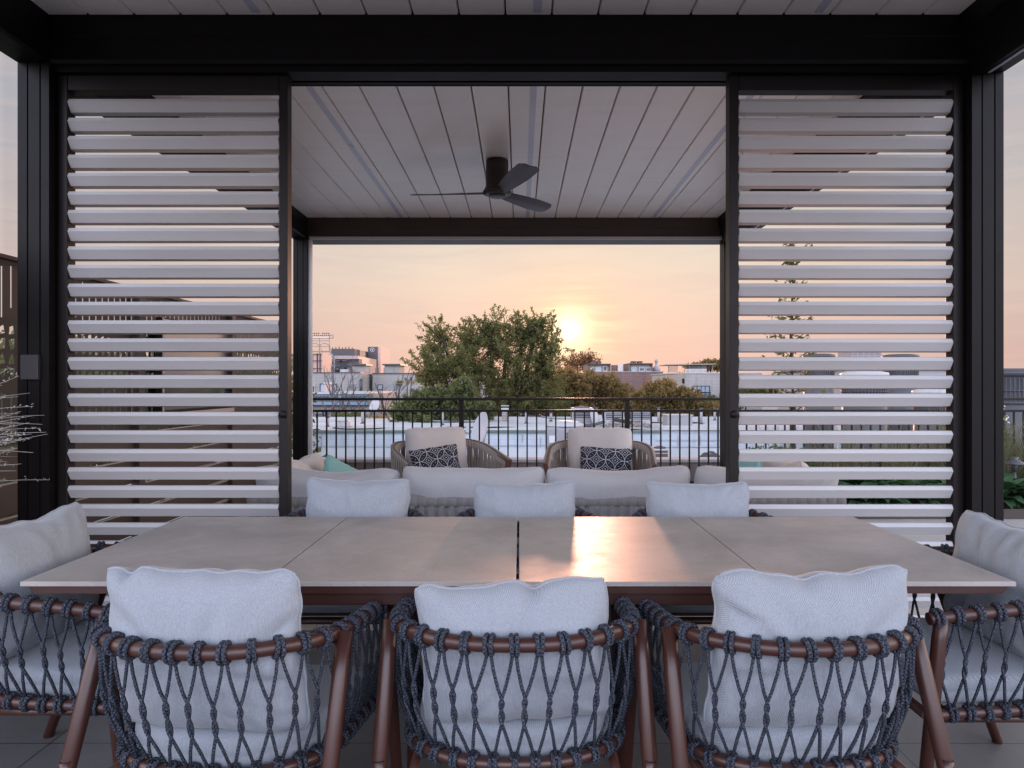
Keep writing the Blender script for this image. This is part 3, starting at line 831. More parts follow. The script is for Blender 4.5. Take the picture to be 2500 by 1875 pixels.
chairs = [
    (-.702, 1.752, R(-7), 'near rope armchair at the left end of the front row, its back to the camera'),
    (-.012, 1.795, R(0), 'near rope armchair in the middle of the front row, its back to the camera'),
    (.652, 1.770, R(5), 'near rope armchair at the right end of the front row, its back to the camera'),
    (-.715, 2.80, R(180), 'far rope armchair behind the table in front of the left screen edge'),
    (.025, 2.81, R(180), 'far rope armchair behind the middle of the table, facing the camera'),
    (.785, 2.80, R(180), 'far rope armchair behind the table in front of the right screen edge'),
    (-1.33, 2.14, R(-90), 'rope armchair at the left head of the table, turned sideways'),
    (1.325, 2.10, R(90), 'rope armchair at the right head of the table, turned sideways'),
]
for i, (x, y, a, lab) in enumerate(chairs):
    if i < 3:
        ch_ = chair0 if i == 0 else make_chair(4 + i * 5)
        ch_.location = (x, y, 0); ch_.rotation_euler = (0, 0, a); ch_['label'] = lab
    else: dup(chair0, lab, (x, y, 0), a)
# loose back cushions
cush = [
    (0, .472, .395, 11, dict(sag=.0, dents=((-.72, .08, .016),)), 0, 'pale cushion with a folded left corner on the near left armchair'),
    (1, .455, .352, 23, dict(sag=.0, dents=((.22, .10, .018), (-.5, .3, .008))), R(-2.6), 'pale cushion with a dented slanting top on the near middle armchair'),
    (2, .470, .39, 37, dict(sag=.006, dents=((-.1, .12, .009), (.45, .12, .008))), 0, 'pale cushion with puffed upper corners on the near right armchair'),
    (3, .462, .395, 41, dict(sag=.008), R(-1), 'pale cushion on the far left armchair, top above the table edge'),
    (4, .455, .38, 53, dict(sag=.01), R(1), 'pale cushion on the far middle armchair, top above the table edge'),
    (5, .462, .38, 67, dict(sag=.014), R(0), 'pale cushion on the far right armchair, overlapping the right screen'),
    (6, .49, .40, 71, dict(sag=.01), R(0), 'pale cushion on the left head armchair, cut by the left picture edge'),
    (7, .49, .385, 83, dict(sag=.01), R(0), 'pale cushion with orange sunlight streak on the right head armchair'),
]
for (ci, w, h, seed, kw, roll, lab) in cush:
    x, y, a, _ = chairs[ci]
    o = pillow_mesh('back_cushion', w, h, .17, seed, 'fab', n=58 if ci < 3 else 40, pinch=.045, p=2.8, q=.5, wr=.0095, **kw)
    base = Matrix.Translation((x, y, 0)) @ Matrix.Rotation(a, 4, 'Z')
    mloc = base @ Matrix.Translation((.006 if ci == 0 else 0, -.184, .478 + h / 2 - .012)) @ Matrix.Rotation(R(9), 4, 'X') @ Matrix.Rotation(roll, 4, 'Y')
    o.matrix_world = mloc
    tag(o, lab, 'cushion', 'loose cushions on the rope armchairs')

# ------------------------------------------------------------------ sofa seen from behind
SX0, SX1, SY = -1.56, 1.87, 3.93
sf = thing('lounge_sofa', 'long grey lounge sofa with woven strap back, seen from behind', 'sofa', ((SX0 + SX1) / 2, SY, 0))
hw = (SX1 - SX0) / 2
# wrapped top roll as bulging segments
m = MB(); nseg = 60; sw = 2 * hw / nseg
V = []; Fc = []
def roll(m, p0, p1, nseg, r):
    p0, p1 = Vector(p0), Vector(p1); pts = []; rr = []
    for i in range(nseg):
        for f, k in ((.02, .93), (.08, .985), (.5, 1.0), (.92, .985), (.98, .93)):
            pts.append(p0.lerp(p1, (i + f) / nseg)); rr.append(r * k)
    m.tube(pts, rr, 12)
roll(m, (-hw, 0, .60), (hw, 0, .60), nseg, .045)
roll(m, (-hw, .04, .60), (-hw, .80, .54), 13, .04); roll(m, (hw, .04, .60), (hw, .80, .54), 13, .04)
m.build('wrapped_rail', 'strap', sf)
m = MB(); m2 = MB()
for i in range(nseg):
    x = -hw + (i + .5) * sw
    z0, z1 = .575, .17
    m.prism([(x - .014, z1), (x + .014, z1), (x + .014, z0), (x - .014, z0)], 'y', -.048, -.042)
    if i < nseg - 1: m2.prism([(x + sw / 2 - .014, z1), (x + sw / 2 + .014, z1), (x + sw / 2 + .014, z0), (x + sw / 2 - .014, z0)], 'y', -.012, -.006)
for i in range(13):
    y = .06 + i * .058
    for sx in (-1, 1): m.box(sx * hw - .03, sx * hw - .026, y, y + .044, .17, .56 - i * .004); m.box(sx * hw + .026, sx * hw + .03, y + .006, y + .05, .17, .56 - i * .004)
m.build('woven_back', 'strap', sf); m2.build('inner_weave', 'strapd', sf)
m = MB(); m.box(-hw - .02, hw + .02, -.03, .01, .10, .17); m.box(-hw - .02, hw + .02, .74, .80, .10, .17)
for sx in (-1, 1): m.box(sx * hw - .02, sx * hw + .02, .012, .738, .10, .168)
m.build('frame', 'wood', sf, .004)
for sx in (-.97, -.33, .33, .97):
    for yy in (.0, .75): MB().tube([(sx * hw, yy, .10), (sx * hw, yy, 0)], .02, 10).build('leg', 'wood', sf)
bx = [-.0, .86, 1.71, 2.57, 3.43]
for i in range(4):
    w = bx[i + 1] - bx[i] - .012; cx = -hw + (bx[i] + bx[i + 1]) / 2
    o = pillow_mesh('back_cushion', w, .42, .21, 101 + i, 'fab2', sf, p=5 if i in (0, 3) else 4.5, q=.5, pinch=.02, sag=(.035, .012, .03, .02)[i], wr=.01, n=30)
    o.location = (cx, .075, .585); o.rotation_euler = (R(8), R((1.5, .4, -.6, 1.0)[i]), 0)
    o = pillow_mesh('seat_cushion', w, .66, .17, 141 + i, 'fab2', sf, p=6, q=.5, pinch=.01, wr=.006, n=22)
    o.location = (cx, .42, .26); o.rotation_euler = (R(90), 0, 0)
for sx, sd in ((-1, 171), (1, 181)):
    o = pillow_mesh('arm_cushion', .62, .46, .22, sd, 'fab3', sf, p=4, q=.5, pinch=.03, sag=.03, wr=.012, n=26)
    o.location = (sx * (hw - .13), .50, .58); o.rotation_euler = (R(8), 0, R(90 if sx < 0 else -90))
def loose_pillow(w, h, t, seed, mat, loc, rot, label, cat='pillow', group=None, **kw):
    o = pillow_mesh('throw_pillow', w, h, t, seed, mat, None, **kw)
    o.location = loc; o.rotation_euler = rot
    return tag(o, label, cat, group)
cxs = (SX0 + SX1) / 2
loose_pillow(.46, .44, .14, 191, 'teal', (SX0 + .42, SY + .52, .545), (R(-14), R(24), R(62)), 'teal throw pillow leaning on the left end of the sofa', group='teal pillows on the sofa ends', pinch=.08, wr=.008)
loose_pillow(.42, .42, .14, 193, 'teal', (SX1 - .42, SY + .50, .58), (R(-14), R(-30), R(-50)), 'teal throw pillow on the right sofa end, glimpsed through the right screen', group='teal pillows on the sofa ends', pinch=.08, wr=.008)

# ------------------------------------------------------------------ lounge armchairs
LT = upath(.445, -.40, .36, -.02, .735, .60, 120, 2.6)
LB = upath(.36, -.31, .33, -.02, .19, .17, 120, 2.6)
def make_lounge():
    t = thing('lounge_armchair', 'x', 'armchair', group='woven lounge armchairs by the railing')
    m = MB(); m.tube(LT, .02, 10); m.tube(LB, .02, 10); m.tube([LB[0], LB[-1]], .02, 8)
    m.build('frame', 'wood', t)
    for p_, q_ in ((LT[0], LB[0]), (LT[-1], LB[-1])):
        d = (q_ - p_)
        V = []
        for s_, w in ((0, .036), (1, .03)):
            c = p_ + d * s_ + Vector((0, .012, .02 if s_ == 0 else 0))
            V += [(c.x - w / 2, c.y - .02, c.z), (c.x + w / 2, c.y - .02, c.z), (c.x + w / 2, c.y + .02, c.z), (c.x - w / 2, c.y + .02, c.z)]
        MB().add(V, [(3, 2, 1, 0), (4, 5, 6, 7), (0, 1, 5, 4), (1, 2, 6, 5), (2, 3, 7, 6), (3, 0, 4, 7)]).build('arm_post', 'wood', t, .004)
    for sx in (-1, 1):
        for yy, k in ((-.24, -.30), (.28, .32)): MB().tube([(sx * .30, yy, .19), (sx * .33, k, 0)], [.02, .014], 10).build('leg', 'wood', t)
    m = MB(); n = 70
    for i in range(n):
        tt = (i + .5) / n
        if tt < .02 or tt > .98: continue
        tg = tang(LT, tt) * .0148
        rows = []
        for k in range(9):
            s_ = k / 8
            a, b = sample(LT, tt), sample(LB, tt)
            p_ = a.lerp(b, s_); out = Vector((p_.x, p_.y, 0)).normalized()
            o_ = out * (.022 * (1 - s_ * .2) + .03 * math.sin(PI * s_) - (0.012 if i % 2 else 0) * math.sin(PI * min(1, s_ * 3)) )
            rows.append((p_ + o_ + (Vector((0, 0, .018)) if k == 0 else Vector()), out))
        V = []
        a = sample(LT, tt)
        rows.insert(0, (a - rows[0][1] * .02 + Vector((0, 0, .012)), rows[0][1])); rows.insert(0, (a - rows[0][1] * .022 + Vector((0, 0, -.05)), rows[0][1]))
        for c, out in rows:
            V += [c - tg, c + tg, c + tg + out * .005, c - tg + out * .005]
        Fc = []
        for k in range(len(rows) - 1):
            for q_ in range(4): Fc.append((k * 4 + q_, k * 4 + (q_ + 1) % 4, (k + 1) * 4 + (q_ + 1) % 4, (k + 1) * 4 + q_))
        m.add(V, Fc, None, True)
    m.build('strap_weave', 'strap2', t)
    o = pillow_mesh('seat_cushion', .68, .62, .18, 211, 'fab3', t, p=6, q=.5, pinch=.01, wr=.006, n=24); o.location = (0, .02, .31); o.rotation_euler = (R(90), 0, 0)
    o = pillow_mesh('back_cushion', .58, .50, .19, 223, 'fab3', t, p=5.5, q=.5, pinch=.005, wr=.006, n=28); o.location = (0, -.235, .625); o.rotation_euler = (R(12), 0, 0)
    return t
la = make_lounge()
LA = ((-.655, 6.05, R(180 + 27), 'woven lounge armchair on the left, turned toward the middle of the railing'),
      (.70, 5.95, R(180 - 7), 'woven lounge armchair on the right, facing the sofa squarely'))
la.location = (LA[0][0], LA[0][1], 0); la.rotation_euler = (0, 0, LA[0][2]); la['label'] = LA[0][3]
dup(la, LA[1][3], (LA[1][0], LA[1][1], 0), LA[1][2])
for i, (x, y, a, _) in enumerate(LA):
    o = pillow_mesh('throw_pillow', .47, .30, .13, 231 + i, 'pattern', None, pinch=.07, p=2.2, wr=.004)
    o.matrix_world = Matrix.Translation((x, y, 0)) @ Matrix.Rotation(a, 4, 'Z') @ Matrix.Translation(((.06, -.05)[i], -.10, .565)) @ Matrix.Rotation(R(18), 4, 'X') @ Matrix.Rotation(R((6, -3)[i]), 4, 'Y')
    tag(o, ('navy and white petal print pillow on the left lounge armchair', 'navy and white petal print pillow on the right lounge armchair')[i], 'pillow', 'patterned pillows on the lounge armchairs')

# ------------------------------------------------------------------ left fence, television
FX, FT = -2.75, 1.94
fe = thing('privacy_fence', 'tall brown metal fence with laser cut slits along the left side', 'fence', (FX, 4.9, 0))
rnd = random.Random(8)
FY0, FY1 = -3.2, 3.15       # relative to 4.9
m = MB(); pit = .067
def cell(m, y0, y1, z0, z1, hole):
    a = [(0, y0, z0), (0, y1, z0), (0, y1, z1), (0, y0, z1)]
    b = [(0, y, z) for y, z in hole]
    m.add(a + b, [(0, 1, 5, 4), (1, 2, 6, 5), (2, 3, 7, 6), (3, 0, 4, 7)])
n = int((FY1 - FY0) / pit)
for i in range(n):
    y0 = FY0 + i * pit; y1 = y0 + pit; c = (y0 + y1) / 2
    w = .0065
    zt = rnd.uniform(1.86, 1.92); zb = rnd.uniform(1.62, 1.72)
    cell(m, y0, y1, 1.60, FT, [(c - w, zb), (c + w, zb), (c + w, zt), (c - w, zt)])
    zt = rnd.uniform(1.18, 1.28); zb = rnd.uniform(.97, 1.08)
    cell(m, y0, y1, .94, 1.30, [(c - w, zb), (c + w, zb), (c + w, zt), (c - w, zt)])
    for (z0, z1, up) in ((1.30, 1.37, 0), (1.37, 1.45, 1), (1.45, 1.53, 0), (1.53, 1.60, 1)):
        e = .008; s_ = rnd.uniform(.3, 1); l, r_ = y0 + e + .008, y1 - e
        if up: hole = [(l, z0 + e), (r_, z0 + e + .01), (r_ - (r_ - l) * .35 * s_, z1 - e), (l + (r_ - l) * .1, z1 - e - .02 * s_)]
        else: hole = [(l + (r_ - l) * .4 * s_, z0 + e), (r_ - (r_ - l) * .1, z0 + e + .015 * s_), (r_, z1 - e), (l, z1 - e - .01)]
        cell(m, y0, y1, z0, z1, hole)
o = m.build('cut_panel', 'fence', fe); sm_ = o.modifiers.new('thick', 'SOLIDIFY'); sm_.thickness = .004
for k in range(5):
    z0 = .02 + k * .184
    MB().box(-.006, .012, FY0, FY1, z0, z0 + .172).build('board', 'fenceb', fe, .003)
    MB().box(.0125, .017, FY0, FY1, z0 + .164, z0 + .171).build('trim', 'lite_edge', fe)
for yy in (-3.1, -1.62, -.04, 1.52, 3.08):
    MB().box(-.005, .055, yy - .04, yy + .04, 0, FT - .015).build('post', 'fenceb', fe, .003)
m = MB(); m.box(-.015, .03, FY0, FY1, FT, FT + .02); m.build('cap_rail', 'fence', fe)
tv = thing('television', 'wide black outdoor television mounted on the left fence, reflecting the sunset', 'television', (-2.66, 5.63, 1.415))
MB().box(-.03, .02, -.61, .61, -.355, .355).build('casing', 'black', tv, .004)
MB().box(.0205, .024, -.595, .595, -.335, .342).build('screen', 'tv', tv)
MB().box(.0205, .028, -.61, -.5955, -.355, .355).build('bezel', 'lite_edge', tv)
MB().box(.0205, .040, -.5945, .61, -.39, -.356).build('bezel', 'lite_edge', tv)

# silver grass in a pot at the left edge
gp = thing('silver_grass', 'silvery ornamental grass with seed heads leaning in from the left edge', 'plant', (-2.50, 2.78, 0))
MB().lathe([(.12, 0), (.13, .02), (.15, .82), (.155, .84), (.14, .84), (.135, .79), (0, .79)], (0, 0, 0), 24).build('pot', 'box', gp)
rng = random.Random(5); m = MB(); mh = []
for k in range(360):
    a = rng.uniform(-1.9, 1.9); L = rng.uniform(.22, .52); el = rng.uniform(.05, 1.3)
    d = Vector((math.cos(a) * math.cos(el), math.sin(a) * math.cos(el), math.sin(el)))
    p0 = Vector((rng.uniform(-.05, .05), rng.uniform(-.06, .06), .80)); pts = []
    p0.z += rng.uniform(.0, .34)
    for i in range(6):
        f = i / 5; pts.append(p0 + d * L * f + Vector((0, 0, -.14 * f * f * L * (1.2 - el * .3))))
    m.tube(pts, [.0016, .0016, .0014, .0012, .0010, .0007], 4, False)
    if rng.random() < .5:
        for q in range(9):
            c = pts[-1] - (pts[-1] - pts[-2]).normalized() * .012 * q
            mh.append((c + Vector((rng.gauss(0, .006), rng.gauss(0, .006), rng.gauss(0, .006)))))
m.build('stems', 'silver2', gp)
nr = np.random.default_rng(3); cen = np.array([tuple(x) for x in mh])
v, tn = leaf_quads(nr, cen, .016, nr.uniform(.4, 1, len(cen)), .5, .3)
np_mesh('seed_heads', v, 4, 'silver', gp, tn)

# ------------------------------------------------------------------ terrace railing and curb
rl = thing('terrace_railing', 'dark metal railing with thin vertical bars at the terrace edge', 'railing', (2.1, 8.2, 0))
RX0, RX1 = -4.85, 4.85
MB().box(RX0, RX1, -.028, .028, 1.078, 1.108).build('top_rail', 'black', rl, .003)
MB().box(RX0, RX1, -.02, .02, .938, .966).build('mid_rail', 'black', rl, .003)
MB().box(RX0, RX1, -.02, .02, .08, .105).build('bottom_rail', 'black', rl, .003)
posts = [PX(1126.6, 8.2) + k * 1.998 - 2.1 for k in range(-1, 4)]
for px_ in posts:
    MB().box(px_ - .029, px_ + .029, -.0215, .0215, 0, 1.077).build('post', 'black', rl, .003)
bs = .1151; b0 = PX(751, 8.2) - 2.1
k = -7; cnt = 0
while True:
    x = b0 + k * bs; k += 1
    if x < RX0 + .02: continue
    if x > RX1 - .02: break
    if min(abs(x - q) for q in posts) < .045: continue
    MB().box(x - .0085, x + .0085, -.0085, .0085, .105, .9375).build('baluster', 'black', rl); cnt += 1
wl = thing('terrace_curb', 'low brown concrete curb with pale coping behind the railing', 'wall', (2.5, 8.45, 0))
MB().box(-6.5, 7, -.1, .1, -.25, .315).build('curb_wall', 'concrete', wl, .004)
MB().box(-6.5, 7, -.13, .14, .3155, .352).build('coping', 'coping', wl, .004)

# ------------------------------------------------------------------ planting bed on the right
bd = thing('planting_bed', 'low planting bed with dark metal edging right of the lounge', 'planter', (4.7, 7.15, 0))
MB().box(-2.25, 3.2, -.76, -.745, 0.002, .10).build('edging', 'fence', bd)
MB().box(-2.27, -2.251, -.76, .92, 0.002, .10).build('edging', 'fence', bd)
m = MB(); nx, ny = 40, 14
V = []
for j in range(ny + 1):
    for i in range(nx + 1):
        x = -2.25 + 5.45 * i / nx; y = -.744 + 1.66 * j / ny
        V.append((x, y, .075 + .02 * noise.noise(Vector((x * 3, y * 3, 0)))))
Fc = [(j * (nx + 1) + i, j * (nx + 1) + i + 1, (j + 1) * (nx + 1) + i + 1, (j + 1) * (nx + 1) + i) for j in range(ny) for i in range(nx)]
m.add(V, Fc, None, True).build('soil', 'soil', bd)

def hosta_mesh(seed, n=42, L=.30):
    rng = random.Random(seed); V = []; Fc = []; tone = []
    for k in range(n):
        a = rng.uniform(0, 2 * PI); el = rng.uniform(.25, 1.25); l = L * rng.uniform(.7, 1.2); w = l * rng.uniform(.13, .2)
        d = Vector((math.cos(a), math.sin(a), 0)); sd = Vector((-d.y, d.x, 0)); o = len(V); tn = rng.random()
        for i in range(6):
            f = i / 5; r_ = f * l * math.cos(el * (1 - f * .5)); z = f * l * math.sin(el) - .35 * l * f * f * f
            ww = w * math.sin(PI * min(1, .12 + f * .88)) + .002
            c = d * r_ + Vector((0, 0, z + .05))
            V += [c - sd * ww + Vector((0, 0, .3 * ww)), c, c + sd * ww + Vector((0, 0, .3 * ww))]
        for i in range(5):
            for j in range(2): Fc.append((o + i * 3 + j, o + i * 3 + j + 1, o + (i + 1) * 3 + j + 1, o + (i + 1) * 3 + j)); tone.append(tn)
    me = bpy.data.meshes.new('leaves'); me.from_pydata(V, [], Fc)
    at = me.attributes.new('tone', 'FLOAT', 'FACE'); at.data.foreach_set('value', tone)
    me.polygons.foreach_set('use_smooth', [True] * len(Fc)); me.materials.append(mt['hosta']); me.update()
    return me
hm = [hosta_mesh(s_) for s_ in (1, 2, 3)]
def label_pos(i, names): return names[i]
hpos = []
rr = random.Random(12)
for row, (y, cnt_, x0, x1) in enumerate(((6.62, 13, 2.75, 7.3), (6.95, 12, 2.7, 7.2))):
    for k in range(cnt_): hpos.append((x0 + (x1 - x0) * (k + rr.uniform(.2, .8)) / cnt_, y + rr.uniform(-.1, .1), row))
for i, (x, y, row) in enumerate(hpos):
    o = bpy.data.objects.new('leafy_plant', hm[i % 3]); C.objects.link(o)
    o.location = (x, y, .07); o.rotation_euler = (0, 0, rr.uniform(0, 6)); s_ = rr.uniform(.85, 1.2); o.scale = (s_, s_, s_)
    tag(o, 'low broad-leaved dark green plant along the edging of the planting bed' if row == 0 else 'low broad-leaved green plant in the second row of the planting bed', 'plant', 'broad-leaved plants along the bed edging' if row == 0 else 'broad-leaved plants in the second row of the bed')
# tall grasses
def grass_mesh(seed, n=150, L=.6, mat='grass'):
    rng = random.Random(seed); V = []; Fc = []; tone = []
    for k in range(n):
        a = rng.uniform(0, 2 * PI); el = rng.uniform(.7, 1.5); l = L * rng.uniform(.6, 1.15)
        d = Vector((math.cos(a) * math.cos(el), math.sin(a) * math.cos(el), math.sin(el))); sd = Vector((-math.sin(a), math.cos(a), 0)) * .004
        p0 = Vector((rng.gauss(0, .05), rng.gauss(0, .05), 0)); o = len(V); tn = rng.random()
        for i in range(6):
            f = i / 5; c = p0 + d * l * f + Vector((math.cos(a), math.sin(a), -1.0)) * .14 * l * f * f
            V += [c - sd * (1 - f * .8), c + sd * (1 - f * .8)]
        for i in range(5): Fc.append((o + 2 * i, o + 2 * i + 1, o + 2 * i + 3, o + 2 * i + 2)); tone.append(tn)
    me = bpy.data.meshes.new('blades'); me.from_pydata(V, [], Fc)
    at = me.attributes.new('tone', 'FLOAT', 'FACE'); at.data.foreach_set('value', tone); me.materials.append(mt[mat]); me.update()
    return me
gm = [grass_mesh(s_, 160, .75) for s_ in (4, 5)]
for i in range(12):
    o = bpy.data.objects.new('grass_clump', gm[i % 2]); C.objects.link(o)
    o.location = (2.9 + i * .40 + rr.uniform(-.1, .1), 7.6 + rr.uniform(-.15, .2), .07); o.rotation_euler = (0, 0, rr.uniform(0, 6)); s_ = rr.uniform(.7, 1.25); o.scale = (s_, s_, s_)
    tag(o, 'thin straw-green grass clump at the back of the planting bed', 'grass', 'grass clumps at the back of the bed')
for (x, y, s_, lab) in ((4.98, 7.75, 1.55, 'tallest grass clump, behind the garden lamp'), (5.35, 7.55, 1.35, 'tall grass clump right of the garden lamp'), (4.75, 7.35, 1.0, 'grass clump left of the garden lamp')):
    o = bpy.data.objects.new('grass_clump', gm[0]); C.objects.link(o); o.location = (x, y, .07); o.rotation_euler = (0, 0, x * 7); o.scale = (s_ * .9, s_ * .9, s_); tag(o, lab, 'grass', 'grass clumps by the garden lamp')
# blossom stems near the lamp
bp = thing('flowering_plant', 'loose plant with small pale blossoms behind the garden lamp', 'plant', (5.02, 7.45, .07))
m = MB(); hd = []
for k in range(26):
    a = rr.uniform(0, 6.28); h_ = rr.uniform(.3, .95); e = Vector((math.cos(a) * rr.uniform(.05, .3), math.sin(a) * rr.uniform(.05, .2), h_))
    m.tube([(0, 0, 0), e * .5 + Vector((0, 0, .04)), e], [.003, .0025, .0015], 4, False)
    for q in range(16): hd.append(tuple(e + Vector((rr.gauss(0, .02), rr.gauss(0, .02), rr.gauss(0, .02)))))
m.build('stem', 'twig', bp)
cen = np.array(hd); v, tn = leaf_quads(nr, cen, .025, nr.uniform(0, 1, len(cen)), 0, .7); np_mesh('blossoms', v, 4, 'bloom', bp, tn)
# dark bushes in front of the railing
def bush(loc, rx, ry, rz, n, size, mat, label, seed, name='shrub', cat='shrub', group=None):
    t = thing(name, label, cat, loc, 0, group)
    rg = np.random.default_rng(seed)
    d = rg.normal(size=(n, 3)); d /= np.linalg.norm(d, axis=1)[:, None]
    lump = np.array([1 + .35 * noise.noise(Vector((float(x[0]) * 2.2 + seed, float(x[1]) * 2.2, float(x[2]) * 2.2))) for x in d])
    rad = (rg.uniform(.35, 1, n) ** .5) * lump
    cen = d * rad[:, None] * np.array([rx, ry, rz]) + np.array([0, 0, rz])
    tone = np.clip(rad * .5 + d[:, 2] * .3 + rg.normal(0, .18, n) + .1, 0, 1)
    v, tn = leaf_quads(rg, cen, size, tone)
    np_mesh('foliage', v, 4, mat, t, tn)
    m = MB()
    for k in range(7):
        a = k * .9; e = Vector((math.cos(a) * rx * .6, math.sin(a) * ry * .6, rz * 1.3))
        m.tube([(0, 0, 0), e * .5, e], [rz * .05, rz * .03, rz * .012], 5, False)
    m.build('stems', 'bark', t)
    return t
bush((2.95, 7.75, .07), .52, .22, .26, 1300, .055, 'hosta', 'dense dark green shrub beside the young tree at the railing', 31)
bush((5.25, 7.85, .07), .45, .22, .48, 1500, .055, 'leaf_g', 'leafy green shrub behind the garden lamp at the right picture edge', 35)
bush((6.3, 7.7, .07), .5, .25, .34, 1100, .055, 'grass', 'dusty olive shrub at the far right of the bed', 33)

# path lamp
lp = thing('garden_lamp', 'small dark garden path lamp with a wide cone cap among plants', 'lamp', (PX(2477, 6.9), 6.9, .07))
zt = PZ(1120, 6.9) - .07
MB().tube([(0, 0, 0), (0, 0, zt - .10)], .014, 10).build('stake', 'unit_d', lp)
MB().lathe([(.022, zt - .13), (.026, zt - .08), (.026, zt - .05)], (0, 0, 0), 16).build('lamp_holder', 'unit_d', lp)
MB().lathe([(.102, zt - .052), (.104, zt - .048), (.03, zt - .008), (.024, zt), (.024, zt + .018), (.0, zt + .02)], (0, 0, 0), 28).build('lamp_shade', 'unit_d', lp)

# young tree behind the right screen
def young_tree(loc, h, label):
    t = thing('young_tree', label, 'tree', loc)
    rg = random.Random(77); m = MB()
    tp = [Vector((.015 * math.sin(i * .9), .02 * math.cos(i * 1.3), h * i / 8)) for i in range(9)]
    m.tube(tp, [.022 - .002 * i for i in range(9)], 8, False); m.build('trunk', 'bark', t)
    m = MB(); cen = []
    for k in range(42):
        z = h * (.33 + .66 * k / 42); a = k * 2.4; L = (1 - .55 * k / 42) * rg.uniform(.16, .40)
        e = Vector((math.cos(a) * L, math.sin(a) * L, z + L * .6)); b = Vector((0, 0, z))
        m.tube([b, b.lerp(e, .5) + Vector((0, 0, .01)), e], [.006, .004, .002], 4, False)
        for q in range(15):
            p_ = b.lerp(e, rg.uniform(.3, 1.08)); cen.append(tuple(p_ + Vector((rg.gauss(0, .03), rg.gauss(0, .03), rg.gauss(0, .03)))))
    m.build('branches', 'bark', t)
    c = np.array(cen); v, tn = leaf_quads(nr, c, .075, nr.uniform(.0, .9, len(c)), .1, .42); np_mesh('leaves', v, 4, 'leaf_g', t, tn)
young_tree((PX(1935, 7.45), 7.45, .05), 2.75, 'slim young tree in the bed, seen through the right screen')

# ------------------------------------------------------------------ neighbouring flat roofs
def bld(label, name='flat_roof_building', cat='building'): return thing(name, label, cat)
W0 = bld('white painted flat roofed building just beyond the railing, roof full of equipment')
RZ = -.17
MB().box(-16, PX(1615, 20), 20, 20.35, GZ, -.155).build('wall', 'white_wall', W0)
MB().box(PX(1615, 20), 22, 20.02, 20.33, GZ, -.07).build('wall', 'white_wall', W0)
MB().box(-16, PX(1612, 20), 19.94, 20.42, -.1548, -.105).build('coping', 'greentrim', W0)
MB().box(PX(1612, 20) + .003, 22, 19.9, 20.45, -.0698, .03).build('coping', 'coping', W0)
m = MB(); nx, ny = 60, 14; V = []
for j in range(ny + 1):
    for i in range(nx + 1):
        x = -16 + 38 * i / nx; y = 20.45 + 9.5 * j / ny
        V.append((x, y, RZ + .03 * noise.noise(Vector((x * .5, y * .5, 3)))))
m.add(V, [(j * (nx + 1) + i, j * (nx + 1) + i + 1, (j + 1) * (nx + 1) + i + 1, (j + 1) * (nx + 1) + i) for j in range(ny) for i in range(nx)], None, True)
m.build('roof', 'membrane', W0)
MB().box(-16, PX(932, 28), 29.4, 29.9, GZ, PZ(1028, 29.5)).build('parapet', 'membrane', W0, .08)
MB().box(PX(1120, 30), 22, 30.0, 30.4, GZ, PZ(1021, 30)).build('parapet', 'asphalt', W0)
MB().box(PX(1120, 30), 22, 29.95, 30.45, PZ(1021, 30) + .001, PZ(1018, 30)).build('coping', 'unit', W0)
MB().box(-16, 22, 19.94, 19.997, -.95, PZ(1094, 20)).build('wall_base', 'membrane', W0)
m = MB(); rq = random.Random(13)
for (xa, ya, yb) in ((785, 1060, 1090), (772, 1058, 1070), (1000, 1062, 1088), (1275, 1060, 1080), (1320, 1066, 1092), (1655, 1062, 1090), (1710, 1064, 1086)):
    p_ = [P(xa + rq.uniform(-1, 1), ya + (yb - ya) * k / 6, 19.985) for k in range(7)]
    m.tube(p_, .007, 4)
for (xa, xb, y) in ((748, 960, 1091), (1040, 1330, 1088.5), (1600, 1763, 1076), (1600, 1763, 1092)):
    m.tube([P(xa + (xb - xa) * k / 14, y + rq.uniform(-.6, .6), 19.99) for k in range(15)], .008, 4)
m.build('wall_cracks', 'unit', W0)
# lower near roof with stains
m = MB(); m.box(-16, 22, 9.6, 19.995, GZ, -.95)
m.build('lower_roof', 'membrane', W0)

